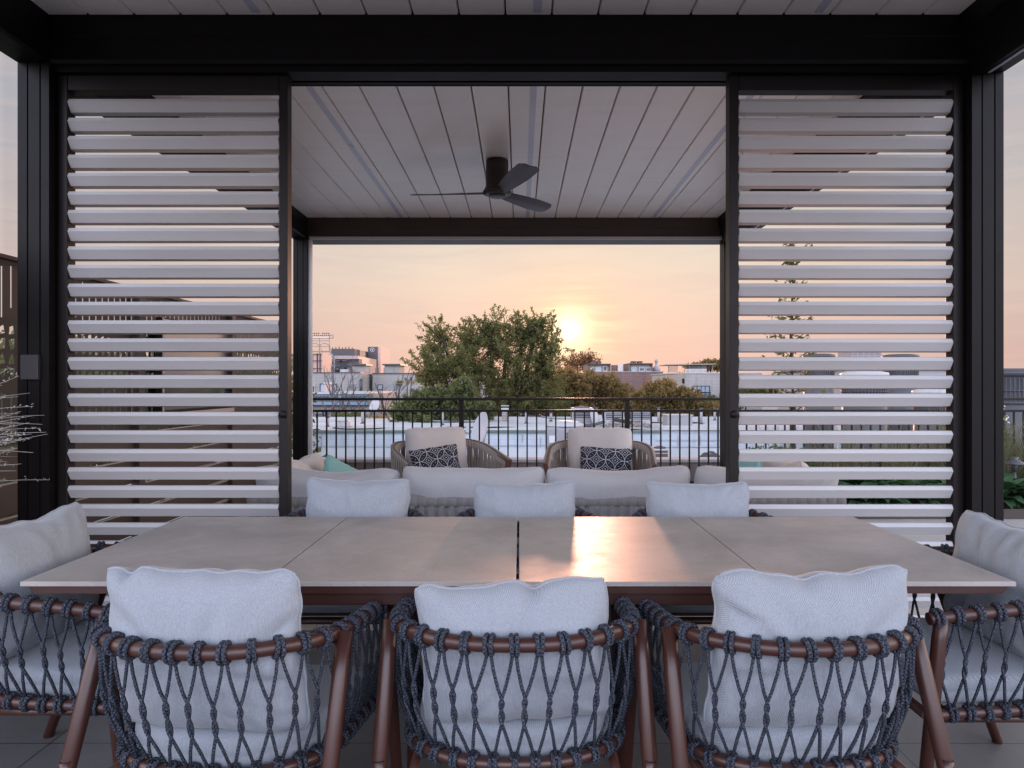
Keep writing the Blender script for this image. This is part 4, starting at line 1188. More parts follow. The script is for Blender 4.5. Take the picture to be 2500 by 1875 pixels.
def condenser(D, x0, x1, yt, yb, label, body='unit', gr='grille', zbase=None, group='rooftop condensers', grill_top=.1, grill_bot=.55, ang=0, cap=None):
    w = PX(x1, D) - PX(x0, D); zt = PZ(yt, D); zb = zbase if zbase is not None else PZ(yb, D)
    h = zt - zb; t = thing('condenser_unit', label, 'condenser', ((PX(x0, D) + PX(x1, D)) / 2, D + w / 2, zb), ang, group)
    hw_ = w / 2
    MB().box(-hw_, hw_, -hw_, hw_, .06 * h, h * .93).build('casing', body, t, .03)
    MB().box(-hw_ * 1.03, hw_ * 1.03, -hw_ * 1.03, hw_ * 1.03, h * .9305, h).build('top_cap', body if cap is None else cap, t, .04)
    MB().lathe([(hw_ * .8, h), (hw_ * .8, h + .03), (hw_ * .3, h + .05), (0, h + .05)], (0, 0, 0), 20).build('fan_guard', gr, t)
    g0, g1 = h * (1 - grill_bot), h * (1 - grill_top)
    m = MB(); m.box(-hw_ * .86, hw_ * .86, -hw_ - .012, -hw_ - .002, g0, g1)
    m.box(-hw_ - .012, -hw_ - .002, -hw_ * .86, hw_ * .86, g0, g1)
    m.build('grille', gr, t)
    m = MB(); nb = max(3, int((g1 - g0) / .11))
    for k in range(nb): z = g0 + (g1 - g0) * (k + .5) / nb; m.box(-hw_ * .86, hw_ * .86, -hw_ - .02, -hw_ - .0125, z - .008, z + .008)
    m.build('louvre', body, t)
    m = MB()
    for sx in (-1, 1):
        for sy in (-1, 1): m.box(sx * hw_ * .8 - .03, sx * hw_ * .8 + .03, sy * hw_ * .8 - .03, sy * hw_ * .8 + .03, 0, .0595 * h)
    m.build('feet', 'unit_d', t)
    return t
# tall unit standing on the lower roof
tc = thing('condenser_unit', 'tall grey condenser with a domed top standing before the white wall', 'condenser', (PX(1383, 15.5), 15.9, -.95), 0, 'rooftop condensers')
hh = PZ(1043, 15.5) + .95; w_ = (PX(1432, 15.5) - PX(1337, 15.5)) / 2
MB().box(-w_, w_, -w_, w_, .1, hh).build('casing', 'unit', tc, .05)
MB().lathe([(w_ * 1.02, hh + .002), (w_ * 1.02, hh + .04), (w_ * .7, hh + .10), (w_ * .2, hh + .13), (0, hh + .13)], (0, 0, 0), 28).build('domed_top', 'unit_l', tc)
m = MB(); m.box(.0, w_ * .94, -w_ - .012, -w_ - .002, hh * .35, hh * .9); m.build('grille', 'grille', tc)
m = MB()
for k in range(7): z = hh * (.38 + .08 * k); m.box(0, w_ * .94, -w_ - .02, -w_ - .0125, z - .009, z + .009)
m.build('louvre', 'unit', tc)
MB().box(-w_ * .9, -w_ * .6, -w_ - .006, -w_ - .001, hh * .72, hh * .85).build('notice_plate', 'frame_l', tc)
for sx in (-1, 1): MB().box(sx * w_ * .8 - .05, sx * w_ * .8 + .05, -w_ * .9, w_ * .9, 0, .099).build('foot', 'unit_d', tc)

condenser(23.5, 1397, 1448, 996, 1041, 'grey condenser rising above the middle rail, left of the post', 'unit', 'grille', RZ, cap='unit_l')
condenser(23.5, 1476, 1524, 1005, 1041, 'grey condenser beside the right railing post, left one of two', 'unit_l', 'grille', RZ)
condenser(23.6, 1541, 1592, 1005, 1041, 'grey condenser just right of the railing post', 'unit_l', 'grille', RZ)
condenser(15, 1596, 1633, 1096, 1140, 'brown grilled condenser low behind the right lounge armchair', 'unit_l', 'grille_b', -.95, grill_top=.05, grill_bot=.9)
bx_ = thing('duct_box', 'long low grey duct box on the roof right of the condensers', 'duct', (PX(1660, 22.5), 22.9, RZ))
MB().box(-.42, .42, -.4, .4, .04, .40).build('casing', 'unit', bx_, .02); MB().box(-.44, .44, -.42, .42, .401, .43).build('lid', 'unit_l', bx_, .01)
MB().box(-.02, .02, -.412, -.401, .05, .39).build('seam', 'unit_d', bx_)
sk = thing('roof_vent_box', 'small pale vent box on the white roof at the left', 'roof vent', (PX(833, 22), 22.2, RZ))
MB().box(-.2, .2, -.18, .18, .05, .25).build('casing', 'unit_l', sk, .015); MB().box(-.28, .28, -.22, .22, 0, .048).build('base', 'brickc', sk)
MB().box(-.22, .22, -.2, .2, .2505, .275).build('lid', 'coping', sk, .006)
# rubble, pipes and planks on the roof
def junk(name, label, cat, loc): return thing(name, label, cat, loc)
j = junk('brick_stack', 'stack of loose bricks on the roof between the condensers', 'bricks', (PX(1535, 22.6), 22.4, RZ))
m = MB(); rq = random.Random(3)
for r_ in range(4):
    for k in range(9 - r_): m.cbox((-.75 + k * .175 + r_ * .07 + rq.uniform(-.01, .01), rq.uniform(-.04, .04), .045 + r_ * .07), (.16, .1, .06), Matrix.Rotation(rq.uniform(-.1, .1), 3, 'Z'))
m.build('bricks', 'brickc', j)
tag(MB().tube([P(1395, 1035, 21.2), P(1440, 1040, 21), P(1475, 1030, 21.4)], .05, 8).build('roof_pipe', 'unit_d'), 'dark pipe lying on the white roof below the grey condenser', 'pipe')
tag(MB().tube([P(1500, 1024, 21.6), P(1540, 1032, 21.4)], .06, 8).build('roof_pipe', 'bark'), 'brown pole lying across the brick stack', 'pole')
tag(MB().tube([P(759, 1051, 20.8), P(768, 1048.5, 20.8), P(776, 1048, 20.8), P(784, 1051.5, 20.8)], .02, 6).build('roof_hose', 'unit_d'), 'thin black arched hose on the white roof far left', 'hose')
t = thing('tarp_heap', 'dark tarpaulin heap on the lower roof at the right', 'tarp', (PX(1755, 15.5), 15.7, -.95))
m = MB(); V = []; nx, ny = 18, 10
for jx in range(ny + 1):
    for i in range(nx + 1):
        u, v_ = i / nx * 2 - 1, jx / ny * 2 - 1
        z = .62 * max(0, 1 - u ** 4) ** .6 * max(0, 1 - v_ ** 4) ** .6 * (1 + .2 * noise.noise(Vector((u * 3, v_ * 3, 9))))
        V.append((u * .52, v_ * .45, z))
m.add(V, [(jx * (nx + 1) + i, jx * (nx + 1) + i + 1, (jx + 1) * (nx + 1) + i + 1, (jx + 1) * (nx + 1) + i) for jx in range(ny) for i in range(nx)], None, True); m.build('sheet', 'unit_d', t)
t = thing('tarp_heap', 'dark weathered patch of roofing at the far left below the white wall', 'tarp', (PX(765, 15.5), 15.7, -.95))
m = MB(); m.add([(x * 1.0, y, z * .9) for x, y, z in V], [(jx * (nx + 1) + i, jx * (nx + 1) + i + 1, (jx + 1) * (nx + 1) + i + 1, (jx + 1) * (nx + 1) + i) for jx in range(ny) for i in range(nx)], None, True); m.build('sheet', 'unit_d', t)

# satellite dishes
def dish(c, r_, face, label, zb, mat='dish'):
    c = Vector(c); face = Vector(face).normalized()
    t = thing('satellite_dish', label, 'satellite dish', (c.x, c.y, zb), 0, 'satellite dishes on the roofs')
    L = c - Vector((c.x, c.y, zb))
    q = face.to_track_quat('Z', 'Y').to_matrix()
    prof = [(r_ * k / 10, .28 * r_ * (k / 10) ** 2) for k in range(11)]
    prof2 = prof + [(r_ * 1.02, .285 * r_), (r_ * 1.0, .27 * r_)] + [(r_ * k / 10, .28 * r_ * (k / 10) ** 2 - .03 * r_) for k in range(9, -1, -1)]
    mb = MB().lathe(prof2, (0, 0, 0), 32); mb.v = [tuple(L + q @ Vector((x, y * 1.08, z))) for x, y, z in mb.v]
    mb.build('reflector', mat, t)
    b = L - face * .05
    m = MB(); m.tube([(0, .0, 0), (0, 0, L.z * .75), b], .035, 8); m.tube([(0, .35, 0), (0, .1, L.z * .6)], .02, 6); m.tube([(-.3, .1, 0), (0, .0, L.z * .6)], .02, 6)
    m.build('mast', 'unit', t)
    m = MB(); f = L + face * r_ * .95 - Vector((0, 0, r_ * .1)); m.tube([L + q @ Vector((0, -r_, .28 * r_)), f], .018, 6); m.cbox(f, (.10, .10, .14))
    m.build('feed_arm', 'unit_l', t)
dish(P(1180, 1055, 16.5), .44, (-.9, -.42, .30), 'large grey satellite dish beyond the railing behind the left armchair', -.95)
dish(P(917, 991, 33), .30, (-.5, -.8, .35), 'small distant satellite dish among bare branches at the left', RZ - .5)
dish(P(1448, 1022, 23.3), .30, (.75, -.5, .3), 'small satellite dish beside the tallest grey condenser', RZ)
rq = random.Random(21)
for k, (x, D_) in enumerate(((800, 23), (885, 25), (1080, 24), (1285, 25), (1345, 26.5), (1608, 25.5), (1712, 24.5), (1745, 27))):
    h_ = rq.uniform(.25, .6); t = thing('roof_vent_pipe', ('slim vent pipe on the white roof at the far left', 'slim vent pipe on the white roof left of the left armchair', 'vent pipe behind the left armchair', 'vent pipe on the white roof in the middle of the opening', 'vent pipe just left of the tallest grey condenser', 'vent pipe between the condensers and the long duct box', 'vent pipe right of the long duct box', 'rearmost vent pipe near the right screen')[k], 'vent pipe', (PX(x, D_), D_, RZ), 0, 'vent pipes on the white roof')
    MB().lathe([(.05, 0), (.05, h_)], (0, 0, 0), 10).build('pipe', 'unit', t); MB().lathe([(.1, 0), (.055, .03), (.05, .05)], (0, 0, 0), 10).build('flashing', 'unit_d', t)
    MB().lathe([(.085, h_ + .01), (.085, h_ + .04), (.0, h_ + .08)], (0, 0, 0), 10).build('cap', 'unit_d', t)
t = thing('roof_cable', 'dark sagging cable strung over the white roof from chimney to condensers', 'cable')
a_, b_ = P(1233, 1000, 26), P(1500, 1012, 24)
MB().tube([a_.lerp(b_, k / 12) - Vector((0, 0, .25 * math.sin(PI * k / 12))) for k in range(13)], .014, 5).build('cable', 'unit_d', t)
m = MB()
for (x0_, y0_, w_, d_) in ((-6, 21.5, 1.6, 1.2), (-2.5, 22.3, 2.2, .9), (2.6, 21.3, 1.5, .8), (4.4, 25, 2.5, 1.4), (-4, 25.5, 3, 1.1)):
    V_ = [(x0_ + w_ * (.5 + .5 * math.cos(a)) * (1 + .25 * noise.noise(Vector((x0_, a, 1)))), y0_ + d_ * (.5 + .5 * math.sin(a)) * (1 + .25 * noise.noise(Vector((x0_, a, 4)))), RZ + .045) for a in np.linspace(0, 2 * PI, 24, endpoint=False)]
    m.add(V_, [tuple(range(24))])
m.build('roof_patch', 'coping', W0)
# chimneys
for (x, w, yt, yb, D, lab) in ((1175, 18, 993, 1040, 31, 'low brick chimney with pale cap left of the large dish'), (1233, 15, 990, 1046, 26, 'narrow mottled brick chimney with grey cap right of the large dish')):
    t = thing('brick_chimney', lab, 'chimney', (PX(x, D), D, PZ(yb, D)), 0, 'brick chimneys on the white roof')
    h_ = PZ(yt + 10, D) - PZ(yb, D); ww = w * D / F / 2
    MB().box(-ww, ww, -ww, ww, 0, h_).build('stack', 'brickc', t); MB().box(-ww * 1.2, ww * 1.2, -ww * 1.2, ww * 1.2, h_ + .001, h_ + .06).build('crown', 'coping', t)
    MB().box(-ww * .8, ww * .8, -ww * .8, ww * .8, h_ + .061, h_ + .12).build('flue', 'unit_d', t); MB().box(-ww * 1.3, ww * 1.3, -ww * 1.2, ww * 1.2, h_ + .121, h_ + .17).build('cap', 'unit', t, .02)

# round cooling units behind the right screen
def cooler(D, x0, x1, yt, label, top='unit_l', side='unit_d', zb=-.95):
    r_ = (x1 - x0) * D / F / 2; zt = PZ(yt, D); h_ = zt - zb
    t = thing('cooling_unit', label, 'cooling unit', ((PX(x0, D) + PX(x1, D)) / 2, D + r_, zb), 0, 'round cooling units beyond the railing at the right')
    MB().lathe([(r_ * .94, 0), (r_ * .94, h_ - .12)], (0, 0, 0), 36).build('casing', side, t)
    MB().lathe([(r_ * 1.0, h_ - .119), (r_ * 1.03, h_ - .06), (r_ * 1.0, h_ - .03), (r_ * .7, h_ - .005), (r_ * .3, h_), (0, h_)], (0, 0, 0), 36).build('domed_top', top, t)
    m = MB()
    for k in range(44):
        a = 2 * PI * k / 44; m.cbox((math.cos(a) * r_ * .965, math.sin(a) * r_ * .965, h_ - .38), (.016, .016, .46), Matrix.Rotation(a, 3, 'Z'))
    m.torus((0, 0, h_ - .38), (0, 0, 1), r_ * .975, .012, 32, 6); m.torus((0, 0, h_ - .6), (0, 0, 1), r_ * .975, .02, 32, 6)
    m.build('grille_bars', 'unit_d', t)
cooler(12.5, 2083, 2192, 905, 'round cooling unit with white domed top behind the right screen')
cooler(15, 2258, 2345, 950, 'smaller round cooling unit with pale rim at the right edge of the right screen')
cooler(12.0, 2446, 2570, 901, 'round dark cooling unit above the railing at the right picture edge', 'unit_d')
cooler(17, 1978, 2052, 862, 'tall dark ribbed cooling unit left of the white domed one', 'unit_d')
cooler(17, 2180, 2262, 863, 'tall dark ribbed cooling unit right of the distant tower', 'unit_d')
m = bld('grey service building behind the cooling units at the right', 'plant_room')
MB().box(PX(2030, 24), 20, 23, 29, RZ, PZ(905, 24)).build('wall', 'unit', m); MB().box(PX(2030, 24) - .1, 20.1, 22.9, 29.1, PZ(905, 24) + .001, PZ(901, 24)).build('roof', 'unit_d', m)
for k in range(6): MB().box(PX(2060 + k * 70, 23), PX(2095 + k * 70, 23), 22.96, 22.995, PZ(965, 23), PZ(925, 23)).build('louvre', 'unit_d', m)
tw = bld('distant grey tower block on the skyline behind the right screen', 'tower_block')
D = 420; MB().box(PX(2079, D), PX(2153, D), D, D + 18, GZ, PZ(856, D)).build('wall', 'tower', tw)
for r_ in range(9):
    for k in range(5):
        xx = PX(2083 + k * 14, D); zz = PZ(861 + r_ * 9, D)
        MB().box(xx, xx + 2.2, D - .12, D - .01, zz - 1.1, zz).build('window', 'win', tw)

# ------------------------------------------------------------------ buildings at the left
def win(parent, x0, x1, y0, y1, D, glass='win', fr='frame_d', fw=1.6, mull=1):
    a, b = PX(x0, D), PX(x1, D); z1, z0 = PZ(y0, D), PZ(y1, D); w = fw * D / F
    m = MB(); m.box(a - w, b + w, D - .10, D - .012, z1, z1 + w); m.box(a - w, b + w, D - .14, D - .012, z0 - w, z0)
    m.box(a - w, a, D - .098, D - .013, z0 + .001, z1 - .001); m.box(b, b + w, D - .098, D - .013, z0 + .001, z1 - .001)
    for k in range(1, mull + 1):
        if mull > 0: xm = a + (b - a) * k / (mull + 1); m.box(xm - w * .3, xm + w * .3, D - .09, D - .014, z0 + .001, z1 - .001)
    f = m.build('window', fr, parent)
    MB().box(a + .001, b - .001, D - .05, D - .015, z0, z1).build('pane', glass, f)
    return f
B = bld('pale grey brick apartment building at the left below the stadium lights')
D = 55
MB().box(PX(752, D), PX(880, D), D, D + 4.3, GZ, PZ(911, D)).build('wall', 'bldg', B)
MB().box(PX(751, D), PX(880.5, D), D - .06, D + 4.36, PZ(911, D) + .002, PZ(908.5, D)).build('coping', 'unit_d', B)
MB().box(PX(880, D) + .02, PX(914, D), D + 4.4, D + 13, GZ, PZ(909, D)).build('wall', 'bldg', B)
win(B, 783, 794, 938, 957, D, 'winl', 'frame_d', 1.6, 0); win(B, 811, 821, 938, 957, D, 'winl', 'frame_d', 1.6, 0)
win(B, 854, 866, 938, 948, D, 'win', 'unit', .8, 0)
win(B, 760, 768, 941, 957, D, 'win', 'frame_l', .8, 0)
m = MB(); m.tube([P(881.5, 925, D - .1), P(881.5, 960, D - .1)], .12, 6); m.build('downpipe', 'unit_d', B)
MB().box(PX(862, D + 2), PX(895, D + 2), D + 1.5, D + 3.5, PZ(908.5, D) + .003, PZ(891, D)).build('roof_house', 'bldg2', B)
MB().box(PX(857, D + 2), PX(899, D + 2), D + 1.2, D + 3.8, PZ(891, D) + .003, PZ(887, D)).build('roof', 'unit_d', B)
MB().box(PX(824, D), PX(846, D), D + .8, D + 2.8, PZ(908.5, D) + .003, PZ(901, D)).build('roof_box', 'unit_l', B)
MB().box(PX(846.5, D), PX(852, D), D + .6, D + 1.2, PZ(908.5, D) + .003, PZ(898, D)).build('chimney', 'brick', B)
B = bld('pale grey building with flat roof house left of the big tree')
D = 58
MB().box(PX(910, D), PX(1035, D), D, D + 10, GZ, PZ(913, D)).build('wall', 'bldg2', B)
MB().box(PX(909, D), PX(1036, D), D - .08, D + 10, PZ(913, D) + .002, PZ(910.5, D)).build('coping', 'unit_d', B)
MB().box(PX(933, D), PX(968, D), D + 1, D + 4, PZ(910.5, D) + .003, PZ(891, D)).build('roof_house', 'bldg2', B)
MB().box(PX(929, D), PX(974, D), D + .7, D + 4.5, PZ(891, D) + .003, PZ(887.5, D)).build('roof', 'unit_d', B)
for xx in (914, 922, 935): MB().box(PX(xx, D), PX(xx + 1.5, D), D + .3, D + .36, PZ(910.5, D) + .003, PZ(898, D)).build('roof_post', 'unit_d', B)
win(B, 923, 934, 940, 950, D, 'winl', 'frame_d', 1.2, 0); win(B, 1003, 1011, 948, 956, D, 'win', 'unit', .8, 0)
win(B, 943, 956, 985, 999, D, 'win', 'frame_l', 1.2, 1); win(B, 983, 994, 985, 999, D, 'win', 'frame_l', 1.2, 1)
MB().box(PX(942, D), PX(975, D), D - .06, D - .012, PZ(961, D), PZ(942, D)).build('panel', 'unit', B)
MB().box(PX(968, D), PX(982, D), D - .5, D - .012, PZ(939, D), PZ(936.5, D)).build('bracket', 'unit_d', B)
B = bld('low building with blue bracketed cornice behind the railing at the left')
D = 40
MB().box(PX(744, D), PX(902, D), D, D + 9, GZ, PZ(962, D)).build('wall', 'bldg', B)
MB().box(PX(740, D), PX(902.3, D), D - .4, D + 9, PZ(962, D) + .002, PZ(958, D)).build('cornice_cap', 'unit_l', B)
MB().box(PX(763, D), PX(901, D), D - .26, D - .01, PZ(974, D), PZ(962, D)).build('cornice', 'blue', B)
MB().box(PX(744, D), PX(901, D), D - .45, D - .01, PZ(988, D), PZ(981, D)).build('cornice', 'blue', B)
MB().box(PX(744, D), PX(901, D), D - .35, D - .01, PZ(990, D), PZ(988.1, D)).build('cornice', 'bluedark', B)
for k in range(15):
    x = 769 + k * 8.8
    if k in (5, 7): continue
    m = MB(); cx_ = PX(x, D); r1 = 3 * D / F; r0 = 2 * D / F; zc = PZ(970.5, D)
    pts = [(cx_ + r1 * math.cos(a), D - .30, zc + r1 * math.sin(a)) for a in np.linspace(0, PI, 9)]
    pts = [(cx_ + r1, D - .30, PZ(974, D))] + pts + [(cx_ - r1, D - .30, PZ(974, D))]
    m.tube(pts, .028, 6); m.build('arch', 'bluedark', B)
for k in range(4): win(B, 750 + k * 36, 764 + k * 36, 1005, 1025, D, 'win', 'unit_l', 1.2, 1)
MB().box(PX(776, D), PX(792, D), D - .35, D - .15, PZ(1026, D), PZ(1009, D)).build('window_unit', 'unit_d', B)
MB().box(PX(902.3, D) + .01, PX(925, D), D + .4, D + 1.3, GZ, PZ(960, D)).build('wall', 'bldg', B)
# masonry chimney before the left building
t = thing('brick_chimney', 'squat pink brick chimney with pale cap before the left pale building', 'chimney', (PX(803, 44), 44, PZ(962, 44)), 0)
MB().box(-.22, .22, -.2, .2, 0, .65).build('stack', 'stadp', t); MB().box(-.27, .27, -.25, .25, .651, .75).build('cap', 'coping', t)

# ------------------------------------------------------------------ stadium and light tower
S = bld('dark stadium stand with brown upper deck on the left skyline', 'stadium_stand', 'stadium')
D = 190
MB().box(PX(809, D), PX(866, D), D, D + 6, PZ(869, D), PZ(851.5, D)).build('upper_deck', 'stad', S)
m = MB()
V = [P(866, 851.5, D), P(892, 857.5, D + 22), P(892, 874, D + 22), P(866, 869.5, D)]
m.add(V, [(0, 1, 2, 3)]); m.build('side_wall', 'stadp', S)
m = MB(); V = [P(892, 857.5, D + 22), P(908, 861, D + 32), P(908, 876, D + 32), P(892, 874, D + 22)]; m.add(V, [(0, 1, 2, 3)]); m.build('side_wall', 'stad', S)
MB().box(PX(788, D - 4), PX(876, D - 4), D - 4, D - .1, GZ, PZ(876, D - 4)).build('lower_bowl', 'stad2', S)
MB().box(PX(818, D - 4), PX(876, D - 4), D - 4.5, D - 4.05, PZ(876, D), PZ(870, D)).build('fascia', 'unit', S)
m = MB(); V = [P(876, 869.7, D - 2), P(926, 879, D + 30), P(926, 915, D + 30), P(876, 915, D - 2)]; m.add(V, [(0, 1, 2, 3)]); m.build('side_wall', 'stadp', S)
MB().box(PX(898, D + 25), PX(922, D + 25), D + 25, D + 40, GZ, PZ(846.5, D + 25)).build('service_tower', 'stad', S)
MB().box(PX(922, D + 25) + .01, PX(929, D + 25), D + 25.2, D + 40, GZ, PZ(846, D + 25)).build('service_tower', 'stadp', S)
m = MB(); c_ = P(909, 854, D + 24.9); pts = [c_ + Vector((math.cos(a) * .62, 0, math.sin(a) * .62)) for a in np.linspace(0, 2 * PI, 20, endpoint=False)]
m.tube(pts, .07, 5, False, True); m.cbox(c_ + Vector((-.12, 0, .1)), (.5, .05, .18)); m.cbox(c_ + Vector((.12, 0, -.16)), (.42, .05, .14)); m.build('emblem', 'frame_l', S)
m = MB()
for k in range(7): m.tube([P(812 + k * 8, 852, D + 1), P(812 + k * 8, 848 - (k % 3), D + 1)], .12, 4)
m.build('mast', 'stad2', S)
m = MB(); rq = random.Random(6)
for k in range(40): xx = rq.uniform(795, 872); yy = rq.uniform(878, 908); c = P(xx, yy, D - 4.2); m.cbox(c, (rq.uniform(.5, 1.5), .1, rq.uniform(.2, .5)))
m.build('bowl_details', 'stad', S)
G = bld('tan stand wall with dark grid at the far left beside the post', 'stadium_wall', 'stadium')
D = 120
MB().box(PX(700, D), PX(787, D), D, D + 6, GZ, PZ(864, D)).build('wall', 'stadp', G)
m = MB()
for x in (746, 752, 762, 774, 781): m.box(PX(x, D), PX(x + 2, D), D - .2, D - .01, PZ(912, D), PZ(862, D))
for y in (864, 880, 899): m.box(PX(700, D), PX(787, D), D - .35, D - .21, PZ(y + 1.3, D), PZ(y, D))
m.build('grid', 'stad2', G)
L = thing('floodlight_tower', 'white steel stadium floodlight tower with rows of lamps at the left', 'light tower')
D = 150
m = MB()
for x in (732, 756, 780, 804): m.tube([P(x, 862 if x < 800 else 860, D), P(x + (0), 826, D)], .09, 5)
for (xa, xb) in ((756, 762), (780, 787), (804, 809)): m.tube([P(xa, 838, D), P(xb, 862, D)], .055, 4)
for y in (826, 832, 846): m.tube([P(728, y, D), P(813 if y == 826 else 806, y, D)], .07, 5)
m.tube([P(805, 818, D), P(813, 818, D), P(813, 826, D)], .1, 4); m.tube([P(805, 818, D), P(805, 826, D)], .1, 4)
for x in (756, 780): m.tube([P(x + 1 + 22 * k / 8, 843 - 5 * math.sin(PI * k / 8), D) for k in range(9)], .07, 4)
m.tube([P(728, 858.5, D), P(805, 858.5, D)], .14, 5)
m.tube([P(790, 876, D), P(804, 867, D), P(817, 876, D)], .22, 5); m.tube([P(804, 858, D), P(817, 874, D)], .16, 5)
m.tube([P(804, 867, D), P(804, 912, D)], .16, 5); m.tube([P(816, 874, D), P(816, 912, D)], .16, 5); m.tube([P(790, 877, D), P(816, 877, D)], .1, 5)
for k in range(3): m.tube([P(805, 912 - k * 12, D), P(816, 900 - k * 12, D)], .1, 4)
m.build('lattice', 'steel', L)
for r_, y in enumerate((814, 819)):
    for k in range(16):
        x = 729 + k * 4.9
        if r_ == 0 and k in (6, 11): continue
        MB().cbox(P(x, y, D), (.24, .2, .24)).build('lamp', 'stad2', L)
m = MB()
for k in range(8): m.cbox(P(731 + k * 9.6, 823.6, D - .2), (.75, .1, .22))
m.build('lamp_reflectors', 'frame_l', L)

# ------------------------------------------------------------------ buildings at the right
B = bld('long red brown brick building right of the trees')
D = 62
MB().box(PX(1440, D), PX(1619, D), D, D + 12, GZ, PZ(908.5, D)).build('wall', 'brick', B)
MB().box(PX(1440, D), PX(1619.5, D), D - .06, D + 12, PZ(908.5, D) + .002, PZ(906.5, D)).build('coping', 'unit', B)
win(B, 1577, 1583, 938, 950, D, 'winl', 'frame_d', .8, 0)
def roof_house(x0, x1, yt, D, label_parts):
    zt = PZ(yt, D); zb = PZ(906.5, D) + .003
    MB().box(PX(x0 + 4, D), PX(x1 - 3, D), D + .6, D + 4, zb, zt).build('roof_house', 'bldg2', B)
    MB().box(PX(x0, D), PX(x1, D), D + .2, D + 4.4, zt + .003, zt + .11).build('roof', 'asphalt', B)
    MB().box(PX(x0, D), PX(x0 + 2.5, D), D + .25, D + 4.2, zb, zt).build('party_wall', 'brick', B); MB().box(PX(x1 - 2.5, D), PX(x1, D), D + .25, D + 4.2, zb, zt).build('party_wall', 'brick', B)
roof_house(1434, 1492, 890.5, D, 0); roof_house(1536, 1595, 889.5, D, 0)
for (a, b, gl) in ((1439, 1449, 'winl'), (1455, 1466, 'winl'), (1473, 1481, 'brick'), (1542, 1552, 'winl'), (1561, 1572, 'win'), (1577, 1588, 'win')):
    win(B, a, b, 897 if gl != 'brick' else 895, 905.2, D + .58, gl, 'frame_l', 1.1, 0)
for x in (1451, 1464.5, 1552, 1568):
    MB().box(PX(x, D), PX(x + 10, D), D + 2, D + 3, PZ(890, D), PZ(881.5, D)).build('chimney', 'brick', B)
    MB().box(PX(x - .5, D), PX(x + 10.5, D), D + 1.9, D + 3.1, PZ(881.5, D) + .002, PZ(880, D)).build('chimney_cap', 'stad', B)
m = MB(); V = [P(1492, 891, D + 1), P(1508, 891, D + 1), P(1508, 906.3, D + 1), P(1492, 906.3, D + 1)]; m.add(V, [(0, 1, 2, 3)]); m.build('roof_wall', 'brick', B)
for x in (1510, 1514, 1518, 1523): MB().box(PX(x, D), PX(x + 2.5, D), D + 1, D + 1.1, PZ(906.3, D), PZ(889, D)).build('roof_post', 'frame_l', B)
B = bld('cream grey brick building with timber roof pergola at the right of the opening')
D = 50
m = MB()
x0, x1, x2 = PX(1621, D + 4), PX(1672, D), PX(1860, D); zt = PZ(912, D)
m.prism([(x0, D + 4), (x1, D), (x2, D), (x2, D + 9), (x0, D + 9)], 'z', GZ, zt); m.build('wall', 'bldg2', B)
m = MB(); m.prism([(x0 - .1, D + 3.95), (x1, D - .06), (x2 + .05, D - .06), (x2 + .05, D + 9), (x0 - .1, D + 9)], 'z', zt + .002, zt + .07); m.build('coping', 'unit_l', B)
f = win(B, 1692, 1731, 943, 968, D, 'winl', 'frame_d', 1.4, 3)
MB().box(PX(1688, D), PX(1735, D), D - .9, D - .15, PZ(970, D), PZ(967, D)).build('balcony', 'unit_d', B)
m = MB()
for k in range(16): m.tube([P(1688 + k * 3.1, 968, D - .85), P(1688 + k * 3.1, 958, D - .85)], .02, 4)
m.tube([P(1688, 958, D - .85), P(1735, 958, D - .85)], .03, 4); m.build('balcony_rail', 'black', B)
MB().cbox(P(1668, 930, D + .2), (.12, .3, .35)).build('wall_light', 'black', B)
win(B, 1815, 1835, 945, 968, D, 'win', 'frame_d', 1.2, 0)
m = MB()
for x in (1646, 1668, 1700, 1758): m.box(PX(x, D), PX(x + 1.6, D), D + 2, D + 2.08, zt + .075, PZ(890, D))
m.prism([(PX(1640, D), PZ(890, D)), (PX(1765, D), PZ(888, D)), (PX(1765, D), PZ(885.5, D)), (PX(1640, D), PZ(888, D))], 'y', D + 1.7, D + 4.6)
for k in range(6): m.box(PX(1647, D), PX(1667, D), D + 2.1, D + 2.13, PZ(907 - k * 3, D), PZ(905.6 - k * 3, D))
m.build('roof_pergola', 'brickc', B)
MB().box(PX(1712, D), PX(1752, D), D + 3, D + 4.5, zt + .075, PZ(890.5, D)).build('roof_house', 'bldg2', B)
m = MB()
for k in range(18): m.box(PX(1683 + k * 3, D), PX(1684.3 + k * 3, D), D + 1.2, D + 1.23, zt + .075, PZ(901, D))
m.box(PX(1683, D), PX(1736, D), D + 1.19, D + 1.24, PZ(901, D), PZ(900, D)); m.build('roof_railing', 'frame_l', B)
# flue with ridge on the brick building
t = thing('chimney_flue', 'small pointed flue between the brick and cream buildings', 'chimney', (PX(1613, 62), 64, PZ(907, 62)))
MB().lathe([(.35, 0), (.35, .35), (.12, .6), (.12, .95), (.2, 1.0), (.05, 1.2), (0, 1.2)], (0, 0, 0), 12).build('flue', 'unit', t)

